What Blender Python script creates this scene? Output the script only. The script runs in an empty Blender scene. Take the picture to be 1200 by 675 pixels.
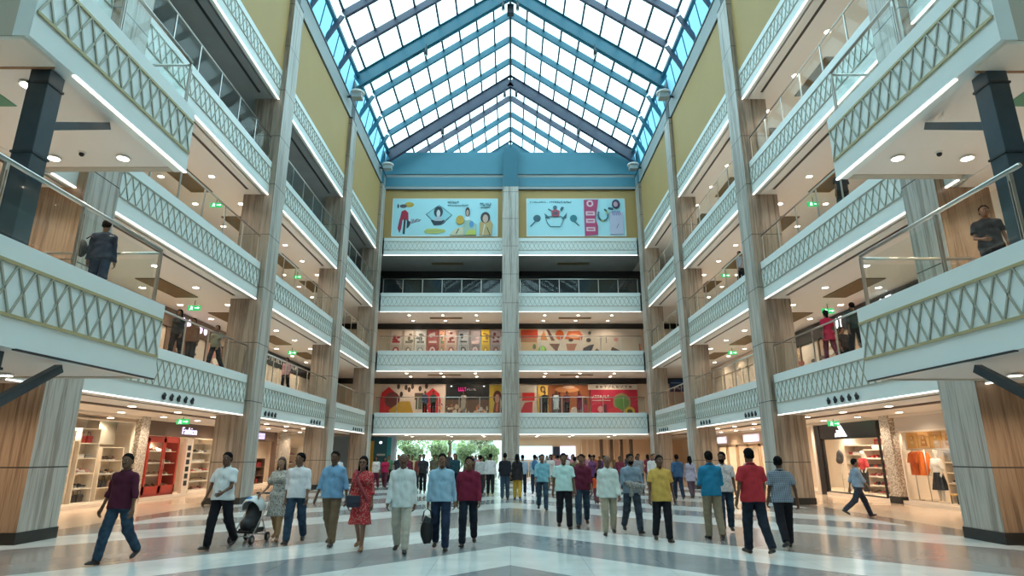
import bpy, bmesh, math, random
import numpy as np
from mathutils import Vector, Matrix
S = bpy.context.scene
C = S.collection
R = math.radians
rnd = random.Random(7)

# ---------------------------------------------------------------- camera
cam_d = bpy.data.cameras.new('camera'); cam = bpy.data.objects.new('camera', cam_d); C.objects.link(cam)
cam.location = (0, 0, 1.65); cam.rotation_euler = (math.pi/2 + 0.2693, 0, 0)
cam_d.sensor_width = 36; cam_d.lens = 36*711.9/1200; cam_d.shift_x = 1.8/1200; cam_d.clip_end = 400
S.camera = cam
# ---------------------------------------------------------------- view, sky
S.view_settings.view_transform = 'Standard'; S.view_settings.look = 'None'
S.view_settings.exposure = 0.0; S.view_settings.gamma = 1; S.view_settings.use_curve_mapping = False
w = bpy.data.worlds.new('sky'); S.world = w; w.use_nodes = True
bg = w.node_tree.nodes['Background']; bg.inputs[0].default_value = (0.64, 0.93, 1.0, 1); bg.inputs[1].default_value = 3.7
S.cycles.max_bounces = 10; S.cycles.diffuse_bounces = 5; S.cycles.transparent_max_bounces = 12
S.cycles.use_denoising = True; S.cycles.sample_clamp_indirect = 8.0
LAMP_E = 30.0       # watts of one gallery downlight
SHOP_E = 130.0       # watts of one shop spot
WARM = (1.0, 0.80, 0.60)

# ---------------------------------------------------------------- materials
def mat(name, col, rough=0.5, metal=0.0, emit=None, estr=0.0, spec=0.5, noise=0.0, nscale=5.0, bump=0.0, bscale=40.0):
    m = bpy.data.materials.new(name); m.use_nodes = True
    nt = m.node_tree; b = nt.nodes['Principled BSDF']
    b.inputs['Base Color'].default_value = (*col, 1); b.inputs['Roughness'].default_value = rough
    b.inputs['Metallic'].default_value = metal; b.inputs['Specular IOR Level'].default_value = spec
    if emit: b.inputs['Emission Color'].default_value = (*emit, 1); b.inputs['Emission Strength'].default_value = estr
    if noise or bump:
        tc = nt.nodes.new('ShaderNodeTexCoord')
    if noise:
        n = nt.nodes.new('ShaderNodeTexNoise'); n.inputs['Scale'].default_value = nscale; n.inputs['Detail'].default_value = 4
        nt.links.new(tc.outputs['Object'], n.inputs['Vector'])
        mx = nt.nodes.new('ShaderNodeMix'); mx.data_type = 'RGBA'
        mx.inputs[6].default_value = (*[c*(1-noise) for c in col], 1); mx.inputs[7].default_value = (*[min(1, c*(1+noise)) for c in col], 1)
        nt.links.new(n.outputs['Fac'], mx.inputs[0]); nt.links.new(mx.outputs[2], b.inputs['Base Color'])
    if bump:
        n2 = nt.nodes.new('ShaderNodeTexNoise'); n2.inputs['Scale'].default_value = bscale
        nt.links.new(tc.outputs['Object'], n2.inputs['Vector'])
        bp = nt.nodes.new('ShaderNodeBump'); bp.inputs['Strength'].default_value = bump; bp.inputs['Distance'].default_value = 0.02
        nt.links.new(n2.outputs['Fac'], bp.inputs['Height']); nt.links.new(bp.outputs['Normal'], b.inputs['Normal'])
    return m
def nd(nt, t, **kw):
    n = nt.nodes.new('ShaderNode'+t)
    for k, v in kw.items(): setattr(n, k, v)
    return n
def ramp(nt, stops, interp='LINEAR'):
    n = nt.nodes.new('ShaderNodeValToRGB'); n.color_ramp.interpolation = interp
    e = n.color_ramp.elements
    while len(e) > 1: e.remove(e[-1])
    e[0].position = stops[0][0]; e[0].color = (*stops[0][1], 1)
    for p, c in stops[1:]:
        x = e.new(p); x.color = (*c, 1)
    return n
def stone(name, cols, seed, band=3.2):
    """vertically veined stone cladding: bands run up the pier, thin dark joints across"""
    m = mat(name, cols[0], 0.38); nt = m.node_tree; b = nt.nodes['Principled BSDF']; L = nt.links.new
    tc = nd(nt, 'TexCoord'); sp = nd(nt, 'SeparateXYZ'); L(tc.outputs['Object'], sp.inputs[0])
    add = nd(nt, 'Math', operation='ADD'); L(sp.outputs[0], add.inputs[0]); L(sp.outputs[1], add.inputs[1])
    cb = nd(nt, 'CombineXYZ'); L(add.outputs[0], cb.inputs[0])
    mz = nd(nt, 'Math', operation='MULTIPLY'); mz.inputs[1].default_value = 0.035; L(sp.outputs[2], mz.inputs[0]); L(mz.outputs[0], cb.inputs[1])
    cb.inputs[2].default_value = seed
    n = nd(nt, 'TexNoise'); n.inputs['Scale'].default_value = band; n.inputs['Detail'].default_value = 5; n.inputs['Roughness'].default_value = 0.72
    L(cb.outputs[0], n.inputs['Vector'])
    st = [(0.28, cols[1]), (0.40, cols[0]), (0.46, cols[2]), (0.52, cols[0]), (0.56, cols[3]), (0.62, cols[0]), (0.74, cols[2])]
    r = ramp(nt, st); L(n.outputs['Fac'], r.inputs[0])
    fr = nd(nt, 'Math', operation='MODULO'); fr.inputs[1].default_value = 2.16
    ad = nd(nt, 'Math', operation='ADD'); ad.inputs[1].default_value = 40*2.16+0.75; L(sp.outputs[2], ad.inputs[0]); L(ad.outputs[0], fr.inputs[0])
    lt = nd(nt, 'Math', operation='LESS_THAN'); lt.inputs[1].default_value = 0.028; L(fr.outputs[0], lt.inputs[0])
    mx = nd(nt, 'Mix', data_type='RGBA'); L(lt.outputs[0], mx.inputs[0]); L(r.outputs[0], mx.inputs[6]); mx.inputs[7].default_value = (.05, .045, .04, 1)
    L(mx.outputs[2], b.inputs['Base Color'])
    return m
M = {}
M['clad'] = mat('white_cladding', (.76, .83, .82), .3)
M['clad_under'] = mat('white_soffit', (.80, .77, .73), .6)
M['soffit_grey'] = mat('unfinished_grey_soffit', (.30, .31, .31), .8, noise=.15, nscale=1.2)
M['gold'] = mat('champagne_border', (.46, .40, .22), .4, .2)
M['lattice'] = mat('champagne_lattice', (.40, .40, .33), .4, .2)
M['stone'] = stone('grey_veined_stone', [(.40, .38, .34), (.17, .15, .13), (.52, .50, .46), (.27, .23, .19)], 1.3)
M['stone_warm'] = stone('brown_veined_stone', [(.27, .215, .165), (.10, .075, .055), (.35, .29, .23), (.17, .13, .10)], 7.7)
M['stone_wood'] = stone('wood_toned_stone', [(.27, .18, .115), (.10, .06, .04), (.36, .255, .17), (.165, .105, .065)], 4.1)
M['plinth'] = mat('dark_plinth', (.012, .014, .014), .45)
M['yellow'] = mat('ochre_panel', (.43, .29, .105), .6, noise=.08, nscale=.4)
M['grey'] = mat('grey_ring_beam', (.33, .37, .37), .5, noise=.1, nscale=.8)
M['teal'] = mat('teal_steel', (.025, .14, .20), .4)
M['teal_pale'] = mat('pale_blue_band', (.07, .24, .32), .5, noise=.1, nscale=.7)
M['violet'] = mat('grey_violet_steel', (.06, .07, .11), .45)
M['mullion'] = mat('dark_mullion', (.035, .06, .08), .5)
M['darksteel'] = mat('dark_steel', (.028, .04, .05), .4, .3)
M['post'] = mat('slate_steel', (.045, .068, .085), .42, .2, noise=.25, nscale=6)
M['steel'] = mat('brushed_steel', (.55, .54, .50), .28, .9)
M['return'] = mat('beige_return', (.50, .46, .38), .6)
M['cream'] = mat('cream_plaster', (.74, .62, .48), .7)
M['creamlight'] = mat('pale_cream', (.82, .74, .64), .6)
M['brownwall'] = mat('brown_wall', (.16, .105, .075), .6)
M['black'] = mat('black_fascia', (.012, .012, .014), .35)
M['white'] = mat('white_paint', (.82, .82, .80), .45)
M['ventbrown'] = mat('bronze_mesh', (.17, .12, .05), .5, .3, noise=.5, nscale=60)
M['led'] = mat('led_strip', (1, 1, 1), .5, emit=(1, .93, .85), estr=2.4)
M['lens'] = mat('lamp_lens', (1, 1, 1), .5, emit=(1, .86, .68), estr=14)
M['floor_up'] = mat('gallery_floor', (.62, .56, .50), .25)
M['sky_white'] = mat('lit_sign_white', (1, 1, 1), .5, emit=(.95, .95, 1), estr=2.6)
M['exit'] = mat('exit_green', (.03, .5, .15), .5, emit=(.04, .65, .20), estr=.7)
M['wood'] = mat('warm_wood', (.30, .15, .07), .5, noise=.3, nscale=4)
def glass_mat(name, tint, refl=.08, haze=0.0):
    m = bpy.data.materials.new(name); m.use_nodes = True; nt = m.node_tree; nt.nodes.clear()
    o = nd(nt, 'OutputMaterial'); t = nd(nt, 'BsdfTransparent'); t.inputs[0].default_value = (*tint, 1)
    g = nd(nt, 'BsdfGlossy'); g.inputs['Roughness'].default_value = .03
    mx = nd(nt, 'MixShader'); mx.inputs[0].default_value = refl
    nt.links.new(t.outputs[0], mx.inputs[1]); nt.links.new(g.outputs[0], mx.inputs[2]); last = mx
    if haze:
        tr = nd(nt, 'BsdfTranslucent'); tr.inputs[0].default_value = (*tint, 1)
        m2 = nd(nt, 'MixShader'); m2.inputs[0].default_value = haze
        nt.links.new(mx.outputs[0], m2.inputs[1]); nt.links.new(tr.outputs[0], m2.inputs[2]); last = m2
    nt.links.new(last.outputs[0], o.inputs[0]); return m
M['glass'] = glass_mat('railing_glass', (.95, .98, .97), .025)
M['shopglass'] = glass_mat('shop_glass', (.98, .99, .98), .03)
M['roofglass'] = glass_mat('roof_glass', (.93, .98, 1.0), .03, .12)
M['frost'] = glass_mat('frosted_panel', (.17, .36, .48), .05, .85)

# floor: pale and grey bands in chevrons about the hall's axis, a grey border and beige tiles before the shops
def floor_mat():
    m = mat('chevron_marble', (.6, .6, .6), .15); nt = m.node_tree; b = nt.nodes['Principled BSDF']; L = nt.links.new
    tc = nd(nt, 'TexCoord'); sp = nd(nt, 'SeparateXYZ'); L(tc.outputs['Object'], sp.inputs[0])
    ab = nd(nt, 'Math', operation='ABSOLUTE'); L(sp.outputs[0], ab.inputs[0])
    ad = nd(nt, 'Math', operation='ADD'); L(ab.outputs[0], ad.inputs[0]); L(sp.outputs[1], ad.inputs[1])
    dv = nd(nt, 'Math', operation='DIVIDE'); dv.inputs[1].default_value = 60; L(ad.outputs[0], dv.inputs[0])
    W = (.70, .75, .74); G = (.27, .30, .32); G2 = (.31, .295, .285)
    edges = [(0, G), (4.0, W), (6.2, G), (8.1, G), (10.25, W), (12.4, G), (14.5, W), (16.5, G2), (21.0, W), (23.4, G), (25.4, W), (27.6, G2), (30.6, W), (33, G), (35, W), (38, G2), (41, W), (44, G), (46, W), (49, G2), (52, W)]
    r = ramp(nt, [(e/60, c) for e, c in edges], 'CONSTANT'); L(dv.outputs[0], r.inputs[0])
    n = nd(nt, 'TexNoise'); n.inputs['Scale'].default_value = 1.3; n.inputs['Detail'].default_value = 6; L(tc.outputs['Object'], n.inputs['Vector'])
    nr = ramp(nt, [(.3, (.86, .86, .86)), (.7, (1.08, 1.08, 1.08))]); L(n.outputs['Fac'], nr.inputs[0])
    mu = nd(nt, 'Mix', data_type='RGBA', blend_type='MULTIPLY'); mu.inputs[0].default_value = 1; L(r.outputs[0], mu.inputs[6]); L(nr.outputs[0], mu.inputs[7])
    g1 = nd(nt, 'Math', operation='GREATER_THAN'); g1.inputs[1].default_value = 9.72; L(ab.outputs[0], g1.inputs[0])
    m1 = nd(nt, 'Mix', data_type='RGBA'); L(g1.outputs[0], m1.inputs[0]); L(mu.outputs[2], m1.inputs[6]); m1.inputs[7].default_value = (.25, .20, .17, 1)
    g2 = nd(nt, 'Math', operation='GREATER_THAN'); g2.inputs[1].default_value = 10.45; L(ab.outputs[0], g2.inputs[0])
    m2 = nd(nt, 'Mix', data_type='RGBA'); L(g2.outputs[0], m2.inputs[0]); L(m1.outputs[2], m2.inputs[6]); m2.inputs[7].default_value = (.60, .47, .36, 1)
    # thin joints every 1.2 m
    bk = nd(nt, 'TexBrick'); bk.offset = 0; bk.inputs['Scale'].default_value = 1; bk.inputs['Mortar Size'].default_value = .006
    bk.inputs['Brick Width'].default_value = 1.2; bk.inputs['Row Height'].default_value = 1.2
    bk.inputs['Color1'].default_value = bk.inputs['Color2'].default_value = (1, 1, 1, 1); bk.inputs['Mortar'].default_value = (.72, .72, .72, 1)
    L(tc.outputs['Object'], bk.inputs['Vector'])
    m3 = nd(nt, 'Mix', data_type='RGBA', blend_type='MULTIPLY'); m3.inputs[0].default_value = 1; L(m2.outputs[2], m3.inputs[6]); L(bk.outputs[0], m3.inputs[7])
    L(m3.outputs[2], b.inputs['Base Color']); return m
M['floor'] = floor_mat()
_mc = {}
def cmat(col, rough=.6, emit=0.0):
    """a plain coloured material, one per colour"""
    k = (tuple(round(c, 3) for c in col), rough, emit)
    if k not in _mc: _mc[k] = mat('paint_%d' % len(_mc), col, rough, emit=col if emit else None, estr=emit)
    return _mc[k]

# ---------------------------------------------------------------- mesh building
class MB:
    def __init__(s): s.v = []; s.f = []; s.mi = []; s.sm = []
    def add(s, vs, fs, mi=0, smooth=False):
        o = len(s.v); s.v += [tuple(v) for v in vs]; s.f += [tuple(i+o for i in f) for f in fs]
        s.mi += [mi]*len(fs); s.sm += [smooth]*len(fs); return s
    def box(s, x0, x1, y0, y1, z0, z1, mi=0):
        if x0 > x1: x0, x1 = x1, x0
        if y0 > y1: y0, y1 = y1, y0
        v = [(x, y, z) for z in (z0, z1) for y in (y0, y1) for x in (x0, x1)]
        return s.add(v, [(0, 2, 3, 1), (4, 5, 7, 6), (0, 1, 5, 4), (2, 6, 7, 3), (0, 4, 6, 2), (1, 3, 7, 5)], mi)
    def bar(s, a, b, wx, wy, mi=0, up=(0, 0, 1)):
        """rectangular bar from a to b; wy across, wx along UP-ish"""
        a, b = Vector(a), Vector(b); d = (b-a).normalized(); u = Vector(up)
        if abs(d.dot(u)) > .98: u = Vector((1, 0, 0))
        sx = d.cross(u).normalized(); sy = sx.cross(d).normalized()
        v = [p+sx*i*wy/2+sy*j*wx/2 for p in (a, b) for j in (-1, 1) for i in (-1, 1)]
        return s.add(v, [(0, 1, 3, 2), (4, 6, 7, 5), (0, 4, 5, 1), (2, 3, 7, 6), (0, 2, 6, 4), (1, 5, 7, 3)], mi)
    def tube(s, pts, r, n=8, mi=0, cap=True):
        pts = [Vector(p) for p in pts]; rr = r if isinstance(r, (list, tuple)) else [r]*len(pts); rings = []
        for i, p in enumerate(pts):
            d = (pts[min(i+1, len(pts)-1)]-pts[max(i-1, 0)]).normalized()
            u = Vector((0, 0, 1)) if abs(d.z) < .9 else Vector((1, 0, 0))
            sx = d.cross(u).normalized(); sy = sx.cross(d).normalized()
            rings.append([p+(sx*math.cos(2*math.pi*k/n)+sy*math.sin(2*math.pi*k/n))*rr[i] for k in range(n)])
        v = [q for g in rings for q in g]; f = []
        for i in range(len(pts)-1):
            for k in range(n): f.append((i*n+k, i*n+(k+1) % n, (i+1)*n+(k+1) % n, (i+1)*n+k))
        if cap: f += [tuple(range(n))[::-1], tuple(range((len(pts)-1)*n, len(pts)*n))]
        return s.add(v, f, mi, True)
    def disc(s, c, r, h, n=16, mi=0, ry=None):
        x, y, z = c; ry = ry or r
        v = [(x+r*math.cos(2*math.pi*k/n), y+ry*math.sin(2*math.pi*k/n), z+q) for q in (0, h) for k in range(n)]
        f = [tuple(range(n))[::-1], tuple(range(n, 2*n))]+[(k, (k+1) % n, n+(k+1) % n, n+k) for k in range(n)]
        return s.add(v, f, mi)
    def ball(s, c, r, mi=0, n=10, m=7):
        rx, ry, rz = r if isinstance(r, (list, tuple)) else (r, r, r)
        v = []; f = []
        for i in range(m+1):
            t = math.pi*i/m
            for k in range(n):
                p = 2*math.pi*k/n; v.append((c[0]+rx*math.sin(t)*math.cos(p), c[1]+ry*math.sin(t)*math.sin(p), c[2]+rz*math.cos(t)))
        for i in range(m):
            for k in range(n): f.append((i*n+k, (i+1)*n+k, (i+1)*n+(k+1) % n, i*n+(k+1) % n))
        return s.add(v, f, mi, True)
    def prism(s, poly, axis, a, b, mi=0):
        """extrude a 2D polygon along an axis: 'x' -> (y,z) polygon, 'y' -> (x,z), 'z' -> (x,y)"""
        n = len(poly)
        def P(p, t): return (t, p[0], p[1]) if axis == 'x' else ((p[0], t, p[1]) if axis == 'y' else (p[0], p[1], t))
        v = [P(p, a) for p in poly]+[P(p, b) for p in poly]
        f = [tuple(range(n))[::-1], tuple(range(n, 2*n))]+[(k, (k+1) % n, n+(k+1) % n, n+k) for k in range(n)]
        return s.add(v, f, mi)
    def build(s, name, mats, parent=None, loc=None, bevel=0):
        me = bpy.data.meshes.new(name); me.from_pydata(s.v, [], s.f)
        for m in (mats if isinstance(mats, (list, tuple)) else [mats]): me.materials.append(m)
        me.polygons.foreach_set('material_index', s.mi); me.polygons.foreach_set('use_smooth', s.sm)
        bm = bmesh.new(); bm.from_mesh(me); bmesh.ops.recalc_face_normals(bm, faces=bm.faces); bm.to_mesh(me); bm.free()
        me.update(); o = bpy.data.objects.new(name, me); C.objects.link(o)
        if parent: o.parent = parent
        if loc: o.location = loc
        if bevel:
            bv = o.modifiers.new('bevel', 'BEVEL'); bv.width = bevel; bv.segments = 2; bv.limit_method = 'ANGLE'
        return o
def tag(o, label=None, cat=None, group=None, kind=None):
    if label: o['label'] = label
    if cat: o['category'] = cat
    if group: o['group'] = group
    if kind: o['kind'] = kind
    return o
def empty(name, loc=(0, 0, 0), rz=0):
    o = bpy.data.objects.new(name, None); C.objects.link(o); o.location = loc; o.rotation_euler = (0, 0, rz); o.empty_display_size = .2; return o
def copy_tree(o, parent=None):
    c = o.copy(); C.objects.link(c); c.parent = parent
    for ch in o.children: copy_tree(ch, c)
    return c
def text(name, body, size, m, parent=None, loc=(0, 0, 0), rot=(0, 0, 0), depth=.01, align='CENTER', sx=1.0):
    cu = bpy.data.curves.new(name, 'FONT'); cu.body = body; cu.size = size; cu.extrude = depth; cu.align_x = align; cu.align_y = 'CENTER'
    cu.materials.append(m); o = bpy.data.objects.new(name, cu); C.objects.link(o); o.location = loc; o.rotation_euler = rot; o.scale = (sx, 1, 1)
    dg = bpy.context.evaluated_depsgraph_get(); dg.update(); me = bpy.data.meshes.new_from_object(o.evaluated_get(dg)); mo = bpy.data.objects.new(name, me); mo.location = loc; mo.rotation_euler = rot; mo.scale = (sx, 1, 1)
    if not me.materials: me.materials.append(m)
    bpy.data.objects.remove(o); mo.name = name; C.objects.link(mo); mo.parent = parent
    return mo
# ================================================================ THE SETTING
T = [0, 4.53, 8.89, 13.18, 17.46]         # gallery floor levels (top of each fascia)
B = [None, 3.08, 7.44, 11.76, 16.10]      # underside of each fascia
PX = 9.72; CX = 9.5; SX = 13.9; OUT = 17.2
YA = [12.5, 22.5, 32.5, 41.5]; CW = 1.1
BY = 43.1
WORD = {1: 'first', 2: 'second', 3: 'third', 4: 'fourth'}
SIDE = {-1: 'left', 1: 'right'}

tag(MB().box(-19, 19, -14, 64, -.3, 0).build('floor', M['floor']), kind='structure', label='polished chevron floor of white and grey marble bands')
tag(MB().box(-60, 30, 64.0, 110, -.35, -.05).build('ground', mat('pale_paving', (.62, .60, .56), .8, noise=.12)), kind='structure')

# columns of veined stone, each with a dark plinth
def column(x0, x1, y0, y1, top, posttop=None, pm='teal'):
    mb = MB(); mb.box(x0, x1, y0, y1, 0, top)
    # browner stone on faces along the hall, its brown partly painted warm light
    mb.mi = [1 if i in (2, 3) else 0 for i in range(6)]
    o = mb.build('column', [M['stone'], M['stone_warm']]); tag(o, kind='structure')
    p = MB().box(min(x0, x1)-.02, max(x0, x1)+.02, y0-.02, y1+.02, 0, .22).build('column_plinth', M['plinth'], o)
    if posttop:
        s = MB().box(x0+.12*(1 if x1 > x0 else -1), x1-.5*(1 if x1 > x0 else -1), y0+.2, y1-.2, top, posttop).box(x0, x1, y0+.05, y1-.05, top, top+.12)
        s.build('column_steel_head', M[pm], o)
    return o
for sx in (-1, 1):
    for i, y in enumerate(YA):
        _c = column(sx*CX, sx*(CX+1.2), y, y+CW, 21.2, 24.0, 'darksteel' if i < 3 else 'teal')
        if i == 0: _c.data.materials[1] = M['stone_wood']
    column(sx*CX, sx*(CX+1.2), 2.4, 2.4+CW, 21.2)
_c = column(-.6, .6, BY-.8, BY+.4, 21.3, None); _c.data.materials[1] = M['stone']
MB().box(-.56, .56, BY-.76, BY+.2, 21.3, 24.6).build('column_steel_head', M['teal'])
tag(bpy.data.objects['column_steel_head.008'] if 'column_steel_head.008' in bpy.data.objects else bpy.data.objects['column_steel_head'], kind='structure')

LAT0, LAT1 = .29, .785     # lattice band, as fractions of the fascia's height from below
def lattice(mb, ax, p, a, b, z0, z1, nrm, step=.33, big=1.0):
    """diamond lattice between a and b on the plane ax=p, standing proud along nrm"""
    t = .019*big; h = z1-z0
    def P(u, z): return (p+nrm*.014, u, z) if ax == 'x' else (u, p+nrm*.014, z)
    up = (nrm, 0, 0) if ax == 'x' else (0, nrm, 0)
    n = int(round((b-a)/step)); st = (b-a)/n
    for k in range(n):
        for d in (1, -1):
            u0 = a+st*k if d > 0 else a+st*(k+1); mb.bar(P(u0, z0), P(u0+d*st, z1), .022, t, 0, up=up)
    for z in (z0, z1):
        A, Bb = P(a, z), P(b, z); mb.bar(A, Bb, .03, .028*big**1.3, 1, up=up)
def fascia(ax, p, a, b, lv, nrm, step=.33, big=1.0, back=.25, z0=None, z1=None, kindname='trim_fascia', led=True):
    """white balcony fascia with lattice band and LED line along its lower edge"""
    z0 = z0 or B[lv]; z1 = z1 or T[lv]; h = z1-z0
    mb = MB(); q = p-nrm*back
    if ax == 'x': mb.box(p, q, a, b, z0, z1)
    else: mb.box(a, b, p, q, z0, z1)
    o = mb.build(kindname, M['clad']); tag(o, kind='structure')
    l = MB(); lattice(l, ax, p, a+.03, b-.03, z0+LAT0*h, z0+LAT1*h, nrm, step, big); l.build('lattice', [M['lattice'], M['gold'] if big > 1 else M['lattice']], o)
    s = MB(); e = .004; a0 = a+(.95 if big > 1 else 0)
    if ax == 'x': s.box(p+nrm*.008, p-nrm*.05, a0, b, z0-.022, z0+e)
    else: s.box(a, b, p+nrm*.008, p-nrm*.05, z0-.022, z0+e)
    if led: s.build('light_strip', M['led'], o)
    else: s.build('edge_profile', M['darksteel'], o)
    return o
BAYS = [(13.6, 22.5), (23.6, 32.5), (33.6, 41.5)]
for sx in (-1, 1):
    for lv in (1, 2, 3, 4):
        for (a, b) in BAYS: fascia('x', sx*PX, a, b, lv, -sx)
        fascia('x', sx*PX, 3.5 if lv > 2 else (11.8 if sx < 0 else 12.12), 12.5, lv, -sx)
        # slab: underside board and floor
        mb = MB(); mb.box(sx*(PX+.2), sx*OUT, -12, 49, B[lv], B[lv]+.1, 0); mb.box(sx*(PX+.2), sx*OUT, -12, 49, T[lv]-.1, T[lv], 1)
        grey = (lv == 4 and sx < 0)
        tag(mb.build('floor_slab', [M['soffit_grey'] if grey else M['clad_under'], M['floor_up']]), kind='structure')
        # recessed slot along the soffit
        s = MB()
        for (a, b) in [(4, 12.3)]+BAYS: s.box(sx*10.30, sx*10.40, a+.3, b-.5, B[lv]-.012, B[lv]+.02)
        tag(s.build('trim_slot', M['black']), kind='structure')
# back wall galleries
for lv in (1, 2, 3, 4):
    for (a, b) in ((-CX, -.6), (.6, CX)): fascia('y', BY, a, b, lv, -1)
    mb = MB(); mb.box(-PX-.2, PX+.2, BY+.2, 49, B[lv], B[lv]+.1, 0); mb.box(-PX-.2, PX+.2, BY+.2, 49, T[lv]-.1, T[lv], 1)
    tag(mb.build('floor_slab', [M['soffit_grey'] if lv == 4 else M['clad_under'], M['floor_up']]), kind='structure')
# the landing platforms that stand out into the hall on both sides
for sx in (-1, 1):
    for lv in (1, 2):
        y0, y1 = (7.4, 11.75) if sx < 0 else (7.5, 12.1); fx = 6.87 if sx < 0 else 7.08; f2 = fx+.255
        fascia('x', sx*fx, y0, y1, lv, -sx, big=1.5, led=lv == 2)
        o = tag(MB().box(sx*f2, sx*PX, y1-.2, y1-.01, B[lv], T[lv]).box(sx*f2, sx*OUT, y0+.01, y0+.2, B[lv], T[lv]).build('trim_return', M['return']), kind='structure')
        mb = MB(); mb.box(sx*f2, sx*(PX+.2), y0+.2, y1-.2, B[lv]+.02, B[lv]+.1, 0); mb.box(sx*(fx+.13), sx*(PX+.2), y0+.1, y1-.1, T[lv]-.1, T[lv]-.002, 1)
        tag(mb.build('floor_slab', [M['clad_under'], M['floor_up']]), kind='structure')
        tag(MB().box(sx*(fx+.08), sx*OUT, y0+.02, y0+.65, B[lv]-.06, B[lv]+.04, 0).box(sx*(fx+.13), sx*OUT, y0+.65, y0+.70, B[lv]-.07, B[lv]+.03, 1).build('trim_soffit', [M['creamlight'], M['wood']]), kind='structure')  # thin brown strip stands in for the shadow line at the soffit recess

# walls behind the galleries, outer walls, wall behind the photographer
for sx in (-1, 1):
    s = SIDE[sx]
    tag(MB().box(sx*OUT, sx*(OUT+.3), -12, 64, 0, 18).build('wall_'+s, M['cream']), kind='structure')
    for lv in (1, 2, 3):
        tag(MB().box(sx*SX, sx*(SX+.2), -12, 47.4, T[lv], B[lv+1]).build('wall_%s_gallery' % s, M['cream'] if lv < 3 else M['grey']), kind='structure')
    tag(MB().box(sx*PX, sx*(PX+.3), -12, BY+.3, T[4], 21.3).build('wall_%s_upper' % s, M['yellow']), kind='structure')
    rb = MB()
    rb.box(sx*(PX-.08), sx*(PX+.4), -12, BY+.3, 21.36, 22.4)
    tag(rb.build('trim_ring_beam', M['grey']), kind='structure')
    tag(MB().box(sx*(PX-.03), sx*(PX+.3), -12, BY, 21.3, 21.36).box(sx*(PX-.12), sx*(PX+.3), -12, BY, 22.4, 22.5).build('trim_dark_line', M['black']), kind='structure')
tag(MB().box(-18, 18, -12.3, -12, 0, 26).build('wall_front', M['creamlight']), kind='structure')
# back wall above the top gallery
mb = MB()
mb.box(-PX, PX, BY+.05, BY+.3, T[4], 21.42, 0); mb.box(-PX, PX, BY-.05, BY+.3, 21.42, 22.65, 1); mb.box(-PX-.1, PX+.1, BY-.15, BY+.35, 22.65, 24.5, 2); mb.box(-PX, PX, BY-.08, BY, 21.36, 21.42, 3)
tag(mb.build('wall_back', [M['yellow'], M['grey'], M['teal_pale'], M['black']]), kind='structure')
tag(MB().box(-PX, -.6, BY-.07, BY-.04, 21.65, 22.4).box(.6, PX, BY-.07, BY-.04, 21.65, 22.4).build('trim_back_band', M['teal_pale']), kind='structure')
# walls behind the back galleries
for lv in (1, 2, 3):
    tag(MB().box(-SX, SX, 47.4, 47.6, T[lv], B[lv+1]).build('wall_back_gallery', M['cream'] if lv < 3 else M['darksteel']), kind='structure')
    tag(MB().box(-SX, SX, 47.25, 47.4, B[lv+1]-.42, B[lv+1]).build('trim_header', M['black']), kind='structure')

# ---------------------------------------------------------------- glazed gable roof
ZE, ZR, XE = 24.3, 30.9, 9.5       # eave and ridge of the glass
slope = (ZR-ZE)/XE
def rz(x, dz=0): return ZR-slope*abs(x)+dz
Y0, Y1, ST = -10.0, 62.5, 2.5
roof = tag(empty('roof_skylight'), kind='structure')
for sx in (-1, 1):
    MB().add([(sx*XE, Y0, ZE), (0, Y0, ZR), (0, Y1, ZR), (sx*XE, Y1, ZE)], [(0, 1, 2, 3)]).build('roof_glass', M['roofglass'], roof)
    mu = MB()
    for k in range(1, 9):
        x = sx*XE*k/8.5; mu.bar((x, Y0, rz(x, -.05)), (x, Y1, rz(x, -.06)), .12, .12, up=(0, 0, 1))
    mu.build('roof_mullions', M['mullion'], roof)
frames = {2.5: 'violet', 12.5: 'violet', 22.5: 'teal', 32.5: 'teal', 42.1: 'violet', 52.5: 'teal'}
ys = [2.5+2.5*k for k in range(-5, 25)]
for i, y in enumerate(ys):
    isf = abs((y-2.5) % 10) < .01
    if isf: continue
    mname = 'violet' if (y < 32.4) else 'teal'
    if 42 < y < 46: mname = 'violet'
    mm = MB()
    for sx in (-1, 1):
        mm.bar((sx*.02, y, rz(0, -.24)), (sx*(XE-.55), y, rz(XE-.55, -.24)), .42, .20, up=(0, 0, 1))
        mm.bar((sx*(XE-.5), y, rz(XE-.5, -.30)), (sx*(XE+.3), y, 22.9), .24, .15)
    mm.build('roof_rafter', M[mname], roof)
for y, mname in frames.items():
    mm = MB()
    for sx in (-1, 1):
        # deep plate girder: web with top and bottom flanges
        a, b = (sx*.02, y, rz(0, -.62)), (sx*(XE-.1), y, rz(XE-.1, -.62))
        mm.bar(a, b, 1.0, .06)
        mm.bar((a[0], y, a[2]-.52), (b[0], y, b[2]-.52), .06, .34)
        mm.bar((a[0], y, a[2]+.50), (b[0], y, b[2]+.50), .05, .30)
    mm.build('roof_girder', M[mname], roof)
MB().bar((0, Y0, ZR-.30), (0, Y1, ZR-.30), .45, .16).build('roof_ridge_beam', M['darksteel'], roof)
# frosted clerestory between the ring beam and the eave, behind the rafter feet
for sx in (-1, 1):
    MB().add([(sx*(PX+.15), Y0, 22.5), (sx*(XE+.05), Y0, ZE+.05), (sx*(XE+.05), Y1, ZE+.05), (sx*(PX+.15), Y1, 22.5)], [(0, 1, 2, 3)]).build('roof_eave_panel', M['frost'], roof)
    e = MB()
    for y in [Y0+1.25*k for k in range(58)]:
        e.bar((sx*(PX+.02), y, 22.5), (sx*(XE-.02), y, ZE), .05, .04)
    e.bar((sx*(XE-.15), Y0, ZE-.22), (sx*(XE-.15), Y1, ZE-.22), .22, .18)
    e.build('roof_eave_frame', M['teal'], roof)
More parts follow.
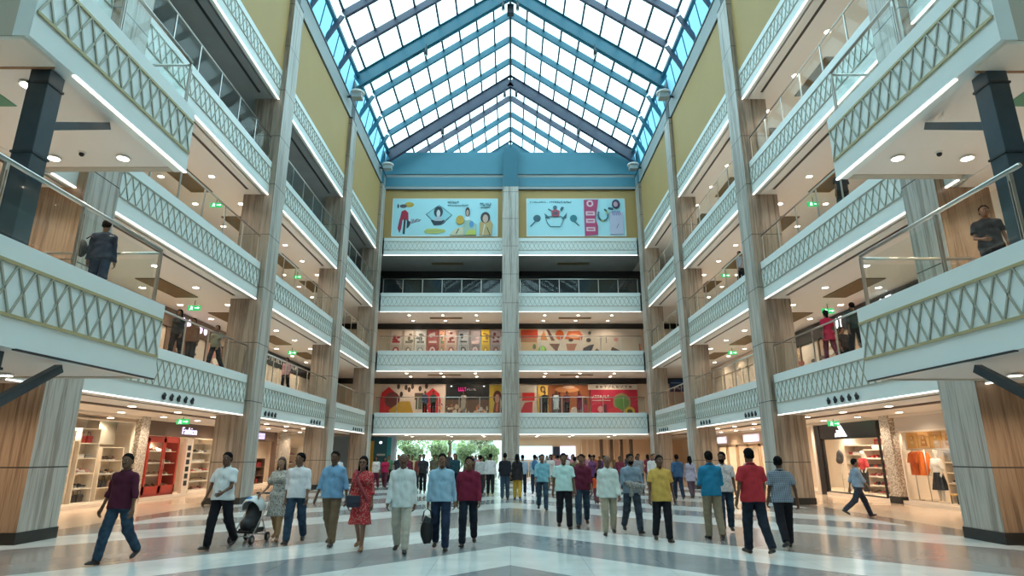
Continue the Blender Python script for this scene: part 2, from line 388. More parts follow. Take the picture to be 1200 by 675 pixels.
# gable infill behind the back wall so that no daylight enters round the end
tag(MB().prism([(-XE-.5, 22.5), (XE+.5, 22.5), (XE+.5, ZE), (0, ZR+.2), (-XE-.5, ZE)], 'y', Y1, Y1+.2).build('wall_gable', M['white']), kind='structure')
tag(MB().box(-PX-.3, PX+.3, BY+.3, Y1, 22.3, 22.5).build('roof_deck', M['grey']), kind='structure')
for sx in (-1, 1): tag(MB().box(sx*(PX+.2), sx*(OUT+.4), -12, 49.5, 17.6, 17.9).build('roof_flat', M['grey']), kind='structure')
tag(MB().box(-OUT, OUT, 49, 49.3, 3.1, 22.5).build('wall_back_outer', M['cream']), kind='structure')

# slate posts that carry the platforms, with knee braces
for sx in (-1, 1):
    for (z0, z1, nm) in ((0, B[1], 'ground'), (T[1], B[2], 'upper')):
        p = tag(empty('platform_post', (-7.25 if sx < 0 else 7.5, 8.3, z0)), 'dark slate steel post carrying the %s side %s platform' % (SIDE[sx], 'lower' if nm == 'ground' else 'upper'), 'post', 'steel platform posts')
        h = z1-z0
        MB().box(-.155, .155, -.155, .155, .02, h-.02).build('shaft', M['post'], p, bevel=.01)
        MB().box(-.24, .24, -.24, .24, 0, .03).build('base_plate', M['post'], p)
        for zz in (h-.28, h*.5): MB().box(-.17, .17, -.17, .17, zz, zz+.035).build('collar', M['darksteel'], p)
        k = MB(); k.bar((0, .12, h-.86), (0, 1.45, h-.08), .13, .12); k.build('knee_brace', M['post'], p)

# ---------------------------------------------------------------- glass railings
def railing(ax, p, a, b, z, inward, label, group, back=None, posts=1.45):
    """glass balustrade along ax=p from a to b; INWARD is the direction it is set back"""
    r = tag(empty('glass_railing', (p, (a+b)/2, z) if ax == 'x' else ((a+b)/2, p, z)), label, 'railing', group)
    q = inward*.12; L = b-a; n = max(1, int(round(L/posts)))
    def X(u, d, zz): return (q+d*inward, u, zz) if ax == 'x' else (u, q+d*inward, zz)
    hr = MB(); hr.tube([X(-L/2, 0, 1.08), X(L/2, 0, 1.08)], .03, 10); hr.build('handrail', M['steel'], r)
    for k in range(n+1):
        u = -L/2+.06+(L-.12)*k/n
        pm = MB(); pm.bar(X(u, 0, 0), X(u, 0, 1.05), .05, .03, up=(1, 0, 0) if ax == 'y' else (0, 1, 0)); pm.disc(X(u, 0, 0), .07, .02, 10)
        pm.build('post', M['steel'], r)
        if k < n:
            v = -L/2+.06+(L-.12)*(k+1)/n; g = MB()
            A, D = X(u+.05, -.006, .08), X(v-.05, .006, .98); g.box(A[0], D[0], A[1], D[1], .08, .98); g.build('glass_panel', M['glass'], r)
    return r
bayname = ['between the second and third columns', 'between the third and fourth columns', 'between the fourth and corner columns']
for sx in (-1, 1):
    for lv in (1, 2, 3):
        for i, (a, b) in enumerate(BAYS):
            railing('x', sx*PX, a+.05, b-.05, T[lv], sx, 'glass railing of the %s side %s gallery %s' % (SIDE[sx], WORD[lv], bayname[i]), 'side gallery railings')
        if lv == 3: railing('x', sx*PX, 3.6, 12.4, T[lv], sx, 'glass railing of the %s side third gallery before the first column' % SIDE[sx], 'side gallery railings')
    for lv in (1, 2):
        r = tag(empty('glass_railing', (-6.87 if sx < 0 else 7.08, 9.6 if sx < 0 else 9.95, T[lv])), 'steel and glass railing round the %s side %s platform' % (SIDE[sx], 'lower' if lv == 1 else 'upper'), 'railing', 'platform railings')
        q = sx*.15; e = 1.98
        MB().tube([(q, -2.1, 1.1), (q, e, 1.1)], .038, 12).build('handrail', M['steel'], r)
        MB().tube([(q, e, 1.04), (sx*2.5, e, 1.04)], .03, 12).build('return_rail', M['steel'], r)
        for (x, y) in [(q, -1.9), (q, -.3), (q, e), (sx*2.45, e)]:
            MB().bar((x, y-.022, 0), (x, y-.022, 1.06), .05, .014).bar((x, y+.022, 0), (x, y+.022, 1.06), .05, .014).disc((x, y, 0), .08, .02, 10).box(x-.02, x+.02, y-.03, y+.03, .95, 1.06).build('post', M['steel'], r)
        for (y0, y1) in ((-1.8, -.38), (-.22, e-.08)):
            MB().box(q-.006, q+.006, y0, y1, .1, .95).build('glass_panel', M['glass'], r)
        for (x0, x1) in ((.25, 2.38),):
            MB().box(sx*x0, sx*x1, e-.006, e+.006, .1, .92).build('glass_panel', M['glass'], r)
for lv in (1, 2, 3):
    for sx in (-1, 1):
        railing('y', BY, *sorted((sx*.65, sx*(CX-.05))), T[lv], 1, 'glass railing of the %s back gallery on the %s of the central column' % (WORD[lv], SIDE[sx]), 'back gallery railings')
# ================================================================ CEILING LAMPS, VENTS, SIGNS
def downlight_proto():
    o = empty('ceiling_downlight')
    MB().disc((0, 0, -.022), .13, .022, 18).build('rim', M['white'], o)
    MB().disc((0, 0, -.03), .10, .02, 18).build('lens', M['lens'], o)
    return o
dl0 = downlight_proto(); first = [True]
def downlight(x, y, z, label, group, energy=None):
    o = dl0 if first[0] else copy_tree(dl0); first[0] = False
    o.location = (x, y, z-.004); tag(o, label, 'ceiling light', group)
    if energy:
        ld = bpy.data.lights.new('lamp', 'SPOT'); ld.energy = energy; ld.color = WARM; ld.spot_size = R(150); ld.spot_blend = .6; ld.shadow_soft_size = .09
        l = bpy.data.objects.new('lamp', ld); C.objects.link(l); l.parent = o; l.location = (0, 0, -.06)
    return o
NTH = ['first', 'second', 'third', 'fourth', 'fifth', 'sixth', 'seventh', 'eighth', 'ninth', 'tenth', 'eleventh', 'twelfth']
YL = [15.7+2.57*k for k in range(10)]
for sx in (-1, 1):
    for lv in (1, 2, 3, 4):
        if lv == 4 and sx < 0: continue
        for row, x in (('outer', 11.2), ('inner', 13.1)):
            for k, y in enumerate(YL):
                downlight(sx*x, y, B[lv], 'downlight under the %s %s gallery, %s row, %s from the platform' % (SIDE[sx], WORD[lv], row, NTH[k]),
                          'downlights in the %s row under the %s side %s gallery' % (row, SIDE[sx], WORD[lv]), LAMP_E*(2.2 if lv == 1 else 1.5) if (row == 'outer') == (k % 2 == 0) else None)
    for lv in (1, 2):
        for k, (x, y) in enumerate([(7.8, 8.6), (7.8, 11.1), (9.2, 11.1), (11.2, 8.6), (11.2, 11.1)]):
            if lv == 1 and k in (0, 1): continue
            downlight(sx*x, y, B[lv]+.0, 'round downlight under the %s %s platform, %s' % (SIDE[sx], 'lower' if lv == 1 else 'upper', ['close to the post', 'near the outer corner', 'behind the outer corner one', 'deep under it beside the post line', 'deep under it near the first column'][k]), 'downlights under the %s side %s platform' % (SIDE[sx], 'lower' if lv == 1 else 'upper'), LAMP_E*2)
for lv in (2, 3):
    for sx in (-1, 1):
        for row, y in (('front', 44.2), ('rear', 46.1)):
            for x in (2.55, 5.05, 7.55):
                downlight(sx*x, y, B[lv], 'downlight over the back %s gallery, %s row, %s on the %s of the central column' % (WORD[lv-1], row, {2.55: 'first', 5.05: 'second', 7.55: 'third'}[x], SIDE[sx]), 'downlights in the %s row over the back %s gallery, %s half' % (row, WORD[lv-1], SIDE[sx]), LAMP_E*1.6 if row == 'rear' else None)
for x in (-7.5, -4.5, -2, 2, 4.5, 7.5):
    for y in (45, 47.8):
        downlight(x, y, B[1], 'low ceiling downlight past the back fascia, %s row, %s of the column' % ('front' if y < 46 else 'rear', {7.5: 'third', 4.5: 'second', 2: 'first'}[abs(x)]+(' left' if x < 0 else ' right')), 'downlights beyond the back fascia', LAMP_E*1.6)
# bronze mesh vents
v0 = None
def vent(x, y, z, label, group, w=.8, l=2.5, ax='y'):
    o = tag(empty('ceiling_vent', (x, y, z-.012)), label, 'vent', group)
    a, b = (w/2, l/2) if ax == 'y' else (l/2, w/2)
    MB().box(-a, a, -b, b, -.012, .01).build('mesh_panel', M['ventbrown'], o)
    f = MB(); f.box(-a-.03, -a, -b-.03, b+.03, -.02, .01).box(a, a+.03, -b-.03, b+.03, -.02, .01).box(-a, a, -b-.03, -b, -.02, .01).box(-a, a, b, b+.03, -.02, .01)
    f.build('frame', M['ventbrown'], o)
order = ['nearest the first column', 'second from the first column', 'third from the first column', 'next to the corner']
for sx in (-1, 1):
    for lv in (2, 3, 4):
        if lv == 4 and sx < 0: continue
        for k, y in enumerate([20.97, 26.1, 31.2, 36.3]):
            vent(sx*12.25, y, B[lv], 'bronze mesh vent under the %s side %s gallery, %s' % (SIDE[sx], WORD[lv], order[k]), 'bronze ceiling vents')
for lv in (2, 3, 4):
    for x in (-4.9, 4.9): vent(x, 45.2, B[lv], 'dark vent slot over the back %s gallery, %s of the central column' % (WORD[lv-1], SIDE[-1 if x < 0 else 1]), 'bronze ceiling vents', .45, 2.4, 'x')
# exit signs
def B_top(z): return min(b-z for b in B[1:] if b > z)
def exit_sign(x, y, z, label, sx):
    o = tag(empty('exit_sign', (x, y, z)), label, 'exit sign', 'green exit signs')
    MB().box(-.24, .24, -.03, .03, -.10, .10).build('box', M['exit'], o, bevel=.01)
    s = MB(); s.bar((0, 0, .10), (0, 0, B_top(z)), .02, .02); s.build('hanger', M['darksteel'], o)
    f = MB(); f.tube([(-.1, -.035, .06), (-.1, -.035, .02)], .018, 6); f.bar((-.1, -.035, .02), (-.14, -.035, -.07), .006, .02, up=(0, 1, 0)); f.bar((-.1, -.035, .02), (-.05, -.035, -.07), .006, .02, up=(0, 1, 0))
    f.bar((-.1, -.035, .02), (-.04, -.035, .03), .006, .016, up=(0, 1, 0)); f.bar((.03, -.035, 0), (.17, -.035, 0), .006, .02, up=(0, 1, 0)); f.prism([(.15, .04), (.21, 0), (.15, -.04)], 'y', -.038, -.032)
    f.build('pictogram', M['sky_white'], o)
for (x, y, lv, sx, n) in [(-12.2, 22.8, 2, -1, 'second gallery, before the third column'), (-11.95, 22.9, 3, -1, 'third gallery, before the third column'), (12.5, 23.3, 2, 1, 'second gallery, beyond the third column'),
                        (12.25, 22.8, 3, 1, 'third gallery, beyond the third column'), (12.15, 32.9, 3, 1, 'third gallery, beyond the fourth column'), (-12.15, 33.2, 3, -1, 'third gallery, beyond the fourth column'), (-12.1, 33.4, 2, -1, 'second gallery, beyond the fourth column'), (12.3, 33.4, 2, 1, 'second gallery, beyond the fourth column')]:
    exit_sign(x, y, B[lv]-.30, 'green exit sign hanging under the %s side %s' % (SIDE[sx], n), sx)
exit_sign(-12.6, 23.9, B[1]-.17, 'green exit sign before the shoe shop on the left', -1)
exit_sign(13.2, 25.4, B[1]-.17, 'green exit sign before the black sports shop sign', 1)
# small dome cameras under the platforms
for sx in (-1, 1):
    o = tag(empty('dome_camera', (sx*8.5, 10.9, B[2]+.02)), 'small black dome camera under the %s side upper platform' % SIDE[sx], 'camera', 'dome cameras')
    MB().disc((0, 0, -.03), .07, .03, 14).build('base', M['white'], o); MB().ball((0, 0, -.05), .05).build('dome', M['black'], o)
    o = tag(MB().box(-.5, .5, -.3, .3, -.015, .01).build('ceiling_hatch', cmat((.10, .28, .18), .6), loc=(sx*9.0, 8.95, B[2]+.02)), 'green board patch in the soffit beside the %s side post' % SIDE[sx], 'hatch', 'green ceiling boards')
# floodlights and uplights on the roof steel
fl = None
def flood(x, y, z, label):
    o = tag(empty('roof_spotlight', (x, y, z)), label, 'spotlight', 'spotlights on the roof girders')
    MB().tube([(0, 0, 0), (0, 0, -.55)], [.09, .11], 12).build('barrel', M['darksteel'], o)
    MB().bar((0, 0, 0), (0, 0, .25), .04, .04).build('bracket', M['darksteel'], o)
    MB().disc((0, 0, -.56), .09, .012, 12).build('lens', M['white'], o)
for y, n in ((22.2, 'third'), (32.2, 'fourth'), (41.8, 'corner')):
    for sx in (-1, 1):
        for x, w_ in ((.45, 'near the ridge'), (5.2, 'halfway down the slope')):
            flood(sx*x if x > 1 else sx*x, y, rz(x, -1.25)-.1, 'dark spotlight on the %s roof girder, %s side, %s' % (n, SIDE[sx], w_))
for sx in (-1, 1):
    for y, n in ((31.6, 'fourth'), (40.8, 'corner')):
        o = tag(empty('dish_uplight', (sx*9.05, y, 22.3)), 'grey box uplight with a round white dish by the %s side %s column head' % (SIDE[sx], n), 'uplight', 'dish uplights')
        MB().box(-.3, .3, -.25, .25, -.35, 0).build('housing', M['grey'], o, bevel=.02)
        MB().disc((0, 0, .0), .42, .08, 20).build('dish', M['white'], o)
        MB().bar((0, 0, -.2), (sx*.57, 0, -.2), .1, .1).build('bracket', M['darksteel'], o)
o = tag(empty('hanging_speaker', (0, 33.0, 30.0)), 'dark speaker cluster hanging below the roof ridge', 'speaker')
MB().box(-.22, .22, -.2, .2, -1.0, -.3).build('cabinet', M['darksteel'], o, bevel=.03); MB().tube([(0, 0, -.3), (0, 0, .4)], .03, 8).build('rod', M['darksteel'], o)
# ================================================================ PEOPLE
def nets(fn, lo, hi, h):
    """surface nets: quads on the zero level of fn over a box"""
    lo = np.array(lo, float); hi = np.array(hi, float); n = np.maximum(np.ceil((hi-lo)/h).astype(int)+1, 3)
    ax = [lo[i]+h*np.arange(n[i]) for i in range(3)]
    G = np.stack(np.meshgrid(*ax, indexing='ij'), -1); F = fn(G.reshape(-1, 3)).reshape(n)
    ins = F < 0; c = [(i, j, k) for i in (0, 1) for j in (0, 1) for k in (0, 1)]
    m = n-1
    def cor(A, o): return A[o[0]:o[0]+m[0], o[1]:o[1]+m[1], o[2]:o[2]+m[2]]
    cnt = sum(cor(ins, o).astype(int) for o in c); act = (cnt > 0) & (cnt < 8)
    acc = np.zeros((*m, 3)); w = np.zeros(m)
    for a in c:
        for d in range(3):
            if a[d]: continue
            b = list(a); b[d] = 1; fa, fb = cor(F, a), cor(F, b); x = (fa < 0) != (fb < 0)
            den = fa-fb; t = np.where(x, fa/np.where(den == 0, 1, den), 0)
            for e in range(3): acc[..., e] += np.where(x, a[e]+(t if e == d else 0), 0)
            w += x
    idx = -np.ones(m, int); ai = np.argwhere(act); idx[act] = np.arange(len(ai))
    V = lo+h*(ai+acc[act]/w[act][:, None]); Q = []
    for d in range(3):
        u, v = (d+1) % 3, (d+2) % 3
        s0 = [slice(1, m[i]) for i in range(3)]; s0[d] = slice(0, m[d]); s1 = list(s0); s1[d] = slice(1, m[d]+1)
        A, Bq = ins[tuple(s0)], ins[tuple(s1)]
        for flip, msk in ((False, A & ~Bq), (True, ~A & Bq)):
            p = np.argwhere(msk)
            if not len(p): continue
            p = p+np.array([0 if i == d else 1 for i in range(3)])
            def I(du, dv):
                q = p.copy(); q[:, u] -= du; q[:, v] -= dv; return idx[q[:, 0], q[:, 1], q[:, 2]]
            q = np.stack([I(1, 1), I(0, 1), I(0, 0), I(1, 0)], 1)
            Q.append(q[:, ::-1] if flip else q)
    return V, (np.concatenate(Q) if Q else np.zeros((0, 4), int))
def cap(P, a, b, r1, r2, ys=1.0):
    a = np.array(a, float); b = np.array(b, float); sc = np.array([1, 1/ys, 1]); p = P*sc; a = a*sc; b = b*sc
    ab = b-a; t = np.clip(((p-a)@ab)/max(ab@ab, 1e-9), 0, 1)
    return np.linalg.norm(p-a-t[:, None]*ab, axis=1)-(r1+(r2-r1)*t)
def ell(P, c, r):
    q = (P-np.array(c))/np.array(r); k = np.linalg.norm(q, axis=1); return (k-1)*min(r)
def smin(a, b, k):
    h = np.clip(.5+.5*(b-a)/k, 0, 1); return b+(a-b)*h-k*h*(1-h)
def union(ds, k):
    d = ds[0]
    for e in ds[1:]: d = smin(d, e, k)
    return d
def np_mesh(name, chunks, mats, parent, mids=None):
    vs, qs, mi, o = [], [], [], 0
    for i, (v, q) in enumerate(chunks):
        vs.append(v); qs.append(q+o); o += len(v); mi += [mids[i] if mids else 0]*len(q)
    V = np.concatenate(vs); Q = np.concatenate(qs)
    me = bpy.data.meshes.new(name); me.vertices.add(len(V)); me.vertices.foreach_set('co', V.astype(np.float32).ravel())
    me.loops.add(len(Q)*4); me.loops.foreach_set('vertex_index', Q.astype(np.int32).ravel())
    me.polygons.add(len(Q)); me.polygons.foreach_set('loop_start', np.arange(0, len(Q)*4, 4, dtype=np.int32))
    try: me.polygons.foreach_set('loop_total', np.full(len(Q), 4, dtype=np.int32))
    except Exception: pass
    me.polygons.foreach_set('use_smooth', np.ones(len(Q), bool)); me.polygons.foreach_set('material_index', np.array(mi, dtype=np.int32))
    for m in (mats if isinstance(mats, (list, tuple)) else [mats]): me.materials.append(m)
    me.update(calc_edges=True); me.validate()
    ob = bpy.data.objects.new(name, me); C.objects.link(ob); ob.parent = parent; return ob

def cloth(col, kind='plain', col2=None, sc=1.0):
    k = ('cloth', tuple(col), kind, tuple(col2 or ()), sc)
    if k in _mc: return _mc[k]
    m = mat('cloth_%s_%d' % (kind, len(_mc)), col, .85, spec=.2); nt = m.node_tree; b = nt.nodes['Principled BSDF']; L = nt.links.new
    tc = nd(nt, 'TexCoord')
    n = nd(nt, 'TexNoise'); n.inputs['Scale'].default_value = 9; n.inputs['Detail'].default_value = 3; L(tc.outputs['Object'], n.inputs['Vector'])
    if kind in ('plain', 'denim'):
        lo = .72 if kind == 'denim' else .9
        r = ramp(nt, [(.35, tuple(c*lo for c in col)), (.65, tuple(min(1, c*(1.35 if kind == 'denim' else 1.06)) for c in col))]); L(n.outputs['Fac'], r.inputs[0]); L(r.outputs[0], b.inputs['Base Color'])
    elif kind == 'floral':
        v = nd(nt, 'TexVoronoi'); v.inputs['Scale'].default_value = 26*sc; L(tc.outputs['Object'], v.inputs['Vector'])
        r = ramp(nt, [(.0, col2), (.30, col2), (.42, col)]); L(v.outputs['Distance'], r.inputs[0]); L(r.outputs[0], b.inputs['Base Color'])
    else:                                   # plaid or stripes: crossing lines in object space
        sp = nd(nt, 'SeparateXYZ'); L(tc.outputs['Object'], sp.inputs[0]); last = None
        for ax in ((0, 2) if kind == 'plaid' else (0,)):
            mu = nd(nt, 'Math', operation='MULTIPLY'); mu.inputs[1].default_value = (22 if kind == 'plaid' else 45)*sc; L(sp.outputs[ax], mu.inputs[0])
            fr = nd(nt, 'Math', operation='FRACT'); L(mu.outputs[0], fr.inputs[0])
            lt = nd(nt, 'Math', operation='LESS_THAN'); lt.inputs[1].default_value = .28; L(fr.outputs[0], lt.inputs[0])
            if last is None: last = lt
            else:
                a = nd(nt, 'Math', operation='ADD'); L(last.outputs[0], a.inputs[0]); L(lt.outputs[0], a.inputs[1]); h = nd(nt, 'Math', operation='MULTIPLY'); h.inputs[1].default_value = .5; L(a.outputs[0], h.inputs[0]); last = h
        mx = nd(nt, 'Mix', data_type='RGBA'); mx.inputs[6].default_value = (*col, 1); mx.inputs[7].default_value = (*col2, 1); L(last.outputs[0], mx.inputs[0]); L(mx.outputs[2], b.inputs['Base Color'])
    _mc[k] = m; return m
SKIN = [mat('skin_%d' % i, c, .55, spec=.35) for i, c in enumerate([(.17, .085, .05), (.22, .115, .07), (.30, .165, .105), (.12, .06, .037)])]
HAIR = mat('black_hair', (.006, .005, .005), .85, spec=.12); GREYHAIR = mat('greying_hair', (.16, .15, .14), .6)
EYEW = mat('eye_white', (.6, .58, .55), .3); LIP = mat('lips', (.20, .07, .05), .5)
LEATHER = mat('dark_leather', (.02, .017, .016), .4); TAN = mat('tan_leather', (.25, .13, .06), .5)
def rotx(v, a):
    c, s = math.cos(a), math.sin(a); return np.array([v[0], v[1]*c-v[2]*s, v[1]*s+v[2]*c])

def person(loc, face=0.0, label='', group=None, h=1.68, wt=1.0, stride=22, phase=1, arms=None, top='shirt', sleeve='long', tc=None, hem=.86, bottom='trousers',
           bc=None, shoe=None, skin=0, hair='short', haircol=None, female=False, yaw=0, res=.016, detail=True, dress_hem=.5, sit=None, moustache=False, glasses=False, knee=None, lean=0.0, dupatta=None, beard=False, scarf=None):
    """one figure; its own front is -Y, FACE turns it about z. phase +1: its own left leg (x>0) forward"""
    root = tag(empty('person', loc, face), label, 'person', group); s_ = h/1.70; root.scale = (s_, s_, s_)
    hr = .10 if not female else .095; sw = .19 if not female else .165
    skin = SKIN[skin]; tc = tc or cloth((.7, .7, .7)); bc = bc or cloth((.03, .04, .07)); shoe = shoe or LEATHER
    # --- skeleton
    J = {}
    legs = {}
    for sx in (-1, 1):
        f = R(stride)*phase*sx
        kf = R(6) if f >= 0 else R(14+stride*.5)
        if knee and sx in knee: kf = R(knee[sx])
        hip = np.array([sx*hr*.92, 0, 0.0]); td = np.array([sx*.02, -math.sin(f), -math.cos(f)]); kn = hip+td*.43
        f2 = f-kf; ank = kn+np.array([sx*.005, -math.sin(f2), -math.cos(f2)])*.42
        pitch = 0.0 if f >= 0 else R(min(38, stride*1.3))       # heel lifts on the trailing foot
        if f > 0: pitch = -R(stride*.5)
        heel = ank+rotx(np.array([0, .05, -.075]), pitch); toe = ank+rotx(np.array([0, -.16, -.075]), pitch)
        legs[sx] = [hip, kn, ank, pitch, min(heel[2], toe[2])]
    pz = -min(legs[-1][4], legs[1][4])
    for sx in (-1, 1):
        for i in range(3): legs[sx][i] = legs[sx][i]+np.array([0, 0, pz])
    top_z = pz-.005                     # hip height, about .92
    ln = lean
    def U(x, y, z): return np.array([x, y-ln*(z), top_z+z])
    chest_z = .40; sh = .515; am = {}
    for sx in (-1, 1):
        if arms and sx in arms: sf, ab, ef, inw = arms[sx]
        else: sf, ab, ef, inw = (-stride*.9*phase*sx, 7, 14, 0)
        sf, ab, ef = R(sf), R(ab), R(ef)
        a = U(sx*(sw-.012), .01, sh-.068); d = np.array([sx*math.sin(ab), -math.sin(sf)*math.cos(ab), -math.cos(sf)*math.cos(ab)]); el = a+d*.285
        d2 = np.array([sx*math.sin(ab)*.6-sx*inw, -math.sin(sf+ef), -math.cos(sf+ef)]); d2 /= np.linalg.norm(d2); wr = el+d2*.245
        am[sx] = (a, el, wr, d2)
    neck = U(0, .015, sh+.02); head = U(0, -.012, sh+.175)
    # --- torso field
    def torso(P, e=0.0):
        b = .01*(wt-1)*10
        ds = [cap(P, U(-.055, 0, .02), U(.055, 0, .02), .118*wt+e, .118*wt+e, .82),
              cap(P, U(-.04, -.01-b*.4, .19), U(.04, -.01-b*.4, .19), (.112 if not female else .095)*wt+e+b*.5, (.112 if not female else .095)*wt+e+b*.5, .85),
              cap(P, U(-.075, -.005, .37), U(.075, -.005, .37), .118*math.sqrt(wt)+e, .118*math.sqrt(wt)+e, .80),
              cap(P, U(0, .012, sh-.025), U(-sw+.045, .01, sh-.068), .055+e, .052+e, .95), cap(P, U(0, .012, sh-.025), U(sw-.045, .01, sh-.068), .055+e, .052+e, .95)]
        if female: ds += [ell(P, U(-.065, -.085, .36), (.062+e, .06+e, .06+e)), ell(P, U(.065, -.085, .36), (.062+e, .06+e, .06+e))]
        return union(ds, .06)
    def legf(P, e=0.0, straight=False):
        ds = []
        for sx in (-1, 1):
            hp, kn, an = legs[sx][:3]
            rk = .056 if not straight else .066; ra = .040 if not straight else .053
            ds.append(smin(cap(P, hp, kn, .086*math.sqrt(wt)+e, rk+e), cap(P, kn, an, rk+e, ra+e), .03))
        return np.minimum(ds[0], ds[1])
    def armf(P, e=0.0, frac=2.0, er=0.0, cut=False):
        ds = []
        for sx in (-1, 1):
            a, el, wr, d2 = am[sx]; k = .048 if not female else .040
            if frac <= 1: q = a+(el-a)*frac; ds.append(cap(P, a, q, k+.008+e, k+e+er))
            else: q = el+(wr-el)*(frac-1); ds.append(smin(cap(P, a, el, k+.006+e, k*.8+e), cap(P, el, q, k*.80+e, (k*.80+(.028-k*.80)*(frac-1))+e+er), .02))
            if cut:
                A, Bq = (a, el) if frac <= 1 else (el, wr); ff = frac if frac <= 1 else frac-1; dr = (Bq-A)/np.linalg.norm(Bq-A); c0 = A+(Bq-A)*(ff+.06)
                ds[-1] = np.where(np.linalg.norm(P-c0, axis=1) < .14, np.maximum(ds[-1], (P-c0)@dr), ds[-1])
        return np.minimum(ds[0], ds[1])
    def handfield(sx):
        a, el, wr, d = am[sx]; n = np.array([-sx, .15, 0.0]); n -= d*(n@d); n /= np.linalg.norm(n); t = np.cross(d, n)*(1 if np.cross(d, n)[1] < 0 else -1)
        def f(P):
            ds = [cap(P, wr-d*.03, wr+d*.02, .027, .026), cap(P, wr+d*.03+t*.014, wr+d*.085+t*.018, .021, .018), cap(P, wr+d*.03-t*.014, wr+d*.082-t*.020, .021, .016)]
            dd = union(ds, .02)
            for i, L in enumerate((.070, .078, .072, .056)):
                b0 = wr+d*.085+t*(.030-.020*i); m1 = b0+(d*.86+n*.5)*L*.5; m2 = m1+(d*.45+n*.88)*L*.5
                dd = np.minimum(dd, np.minimum(cap(P, b0, m1, .0098, .0088), cap(P, m1, m2, .0088, .0075)))
            th = wr+d*.03+t*.028; tm = th+(d*.6+t*.7)*.038; te = tm+(d*.9+t*.15+n*.35)*.032
            return np.minimum(dd, np.minimum(cap(P, th, tm, .013, .0105), cap(P, tm, te, .0105, .0085)))
        return f, wr+d*.07
    yw = R(yaw); cy_, sy_ = math.cos(yw), math.sin(yw)
    def H(P): q = P-head; return np.stack([q[:, 0]*cy_+q[:, 1]*sy_, -q[:, 0]*sy_+q[:, 1]*cy_, q[:, 2]], 1)
    def headf(P):
        q = H(P)
        d = union([ell(q, (0, .012, .025), (.076, .094, .090)), ell(q, (0, -.022, -.045), (.056, .066, .062)), ell(q, (0, -.060, -.088), (.024, .022, .020))], .03)
        if detail:
            d = smin(d, cap(q, (0, -.084, .012), (0, -.104, -.028), .008, .014), .012)          # nose
            d = smin(d, cap(q, (-.035, -.078, .030), (.035, -.078, .030), .009, .009), .015)      # brow
            d = np.minimum(d, cap(q, (-.018, -.080, -.056), (.018, -.080, -.056), .008, .008))    # lips
            for sx in (-1, 1):
                d = smin(d, ell(q, (sx*.078, .012, -.002), (.010, .018, .030)), .008)            # ears
                d = np.maximum(d, -ell(q, (sx*.031, -.092, .010), (.016, .014, .010)))
        return smin(d, cap(P, neck-np.array([0, 0, .04]), head+np.array([0, .02, -.06]), .056 if not female else .046, .052 if not female else .042), .03)
    zmax = head[2]+.14; legY = .62 if stride > 5 else .3
    xs = sw+.33 if not arms else sw+.36
    chunks = []
    bare_arm = {'short': .45, 'rolled': 1.2, 'long': 1.85, 'none': 0}[sleeve]
    bodyf = lambda P: np.minimum(union([torso(P, -.012), armf(P, -.006)], .03), np.maximum(legf(P, -.004), P[:, 2]-top_z-.05))
    chunks.append(nets(bodyf, (-xs, -legY, 0.03), (xs, legY, neck[2]+.02), res*1.15))
    chunks.append(nets(headf, (head[0]-.12, head[1]-.14, neck[2]-.05), (head[0]+.12, head[1]+.14, head[2]+.13), .0075 if detail else .016))
    for sx in (-1, 1):
        f, c = handfield(sx)
        chunks.append(nets(f, c-.12, c+.12, .0052 if detail else .011))
    np_mesh('body', chunks, skin, root)
    # --- eyes, moustache
    if detail:
        def hp(x, y, z): return (head[0]+x*cy_-y*sy_, head[1]+x*sy_+y*cy_, head[2]+z)
        for sx in (-1, 1):
            e = MB(); e.ball(hp(sx*.031, -.0735, .010), (.0125, .0095, .0075), 0, 8, 6); e.ball(hp(sx*.031, -.0805, .010), .0048, 1, 6, 4); e.build('eye', [EYEW, HAIR], root)
        if glasses:
            g = MB()
            for sx in (-1, 1): g.ball(hp(sx*.033, -.096, .010), (.026, .008, .020), 0, 12, 6); g.bar(hp(sx*.055, -.09, .016), hp(sx*.078, .01, .014), .004, .004)
            g.bar(hp(-.01, -.1, .014), hp(.01, -.1, .014), .004, .004); g.build('sunglasses', M['black'], root)
        if moustache: np_mesh('moustache', [nets(lambda P: cap(H(P), (-.024, -.083, -.042), (.024, -.083, -.042), .0085, .0085), head-.13, head+.13, .0065)], HAIR, root)
    # --- hair
    hm = haircol or HAIR
    def hairf(P):
        q = H(P); nz = .004*np.sin(q[:, 0]*90+1)*np.sin(q[:, 2]*70)
        sh1 = union([ell(q, (0, .014, .034), (.085, .103, .100)), ell(q, (0, .03, -.01), (.079, .080, .073))], .02)+nz
        cut = -(q[:, 1]*1.0+q[:, 2]*.85-(.012 if not female else -.005))
        if hair == 'bald': cut = -(q[:, 1]*1.0-q[:, 2]*.4-.01)
        d = np.maximum(sh1, cut)
        if hair in ('short', 'bald'): d = np.maximum(d, -(q[:, 2]+.055))
        if hair in ('long', 'tied'):
            lg = .21 if hair == 'long' else .12
            d = smin(d, cap(q, (0, .06, .01), (0, .085, -lg), .070, .045, .75), .03)
            if hair == 'long': d = np.minimum(d, np.minimum(cap(q, (-.07, .01, .02), (-.085, .02, -.17), .026, .022), cap(q, (.07, .01, .02), (.085, .02, -.17), .026, .022)))
        if beard: d = np.minimum(d, np.maximum(ell(q, (0, -.024, -.055), (.064, .074, .068)), q[:, 2]+.040))
        return d
    np_mesh('hair', [nets(hairf, head-np.array([.13, .15, .30]), head+np.array([.13, .16, .15]), .0095 if detail else .018)], hm, root)
    # --- upper garment
    fr = {'short': .62, 'rolled': 1.25, 'long': 1.93}[sleeve] if sleeve != 'none' else 0
    er = .016 if sleeve == 'short' else .008
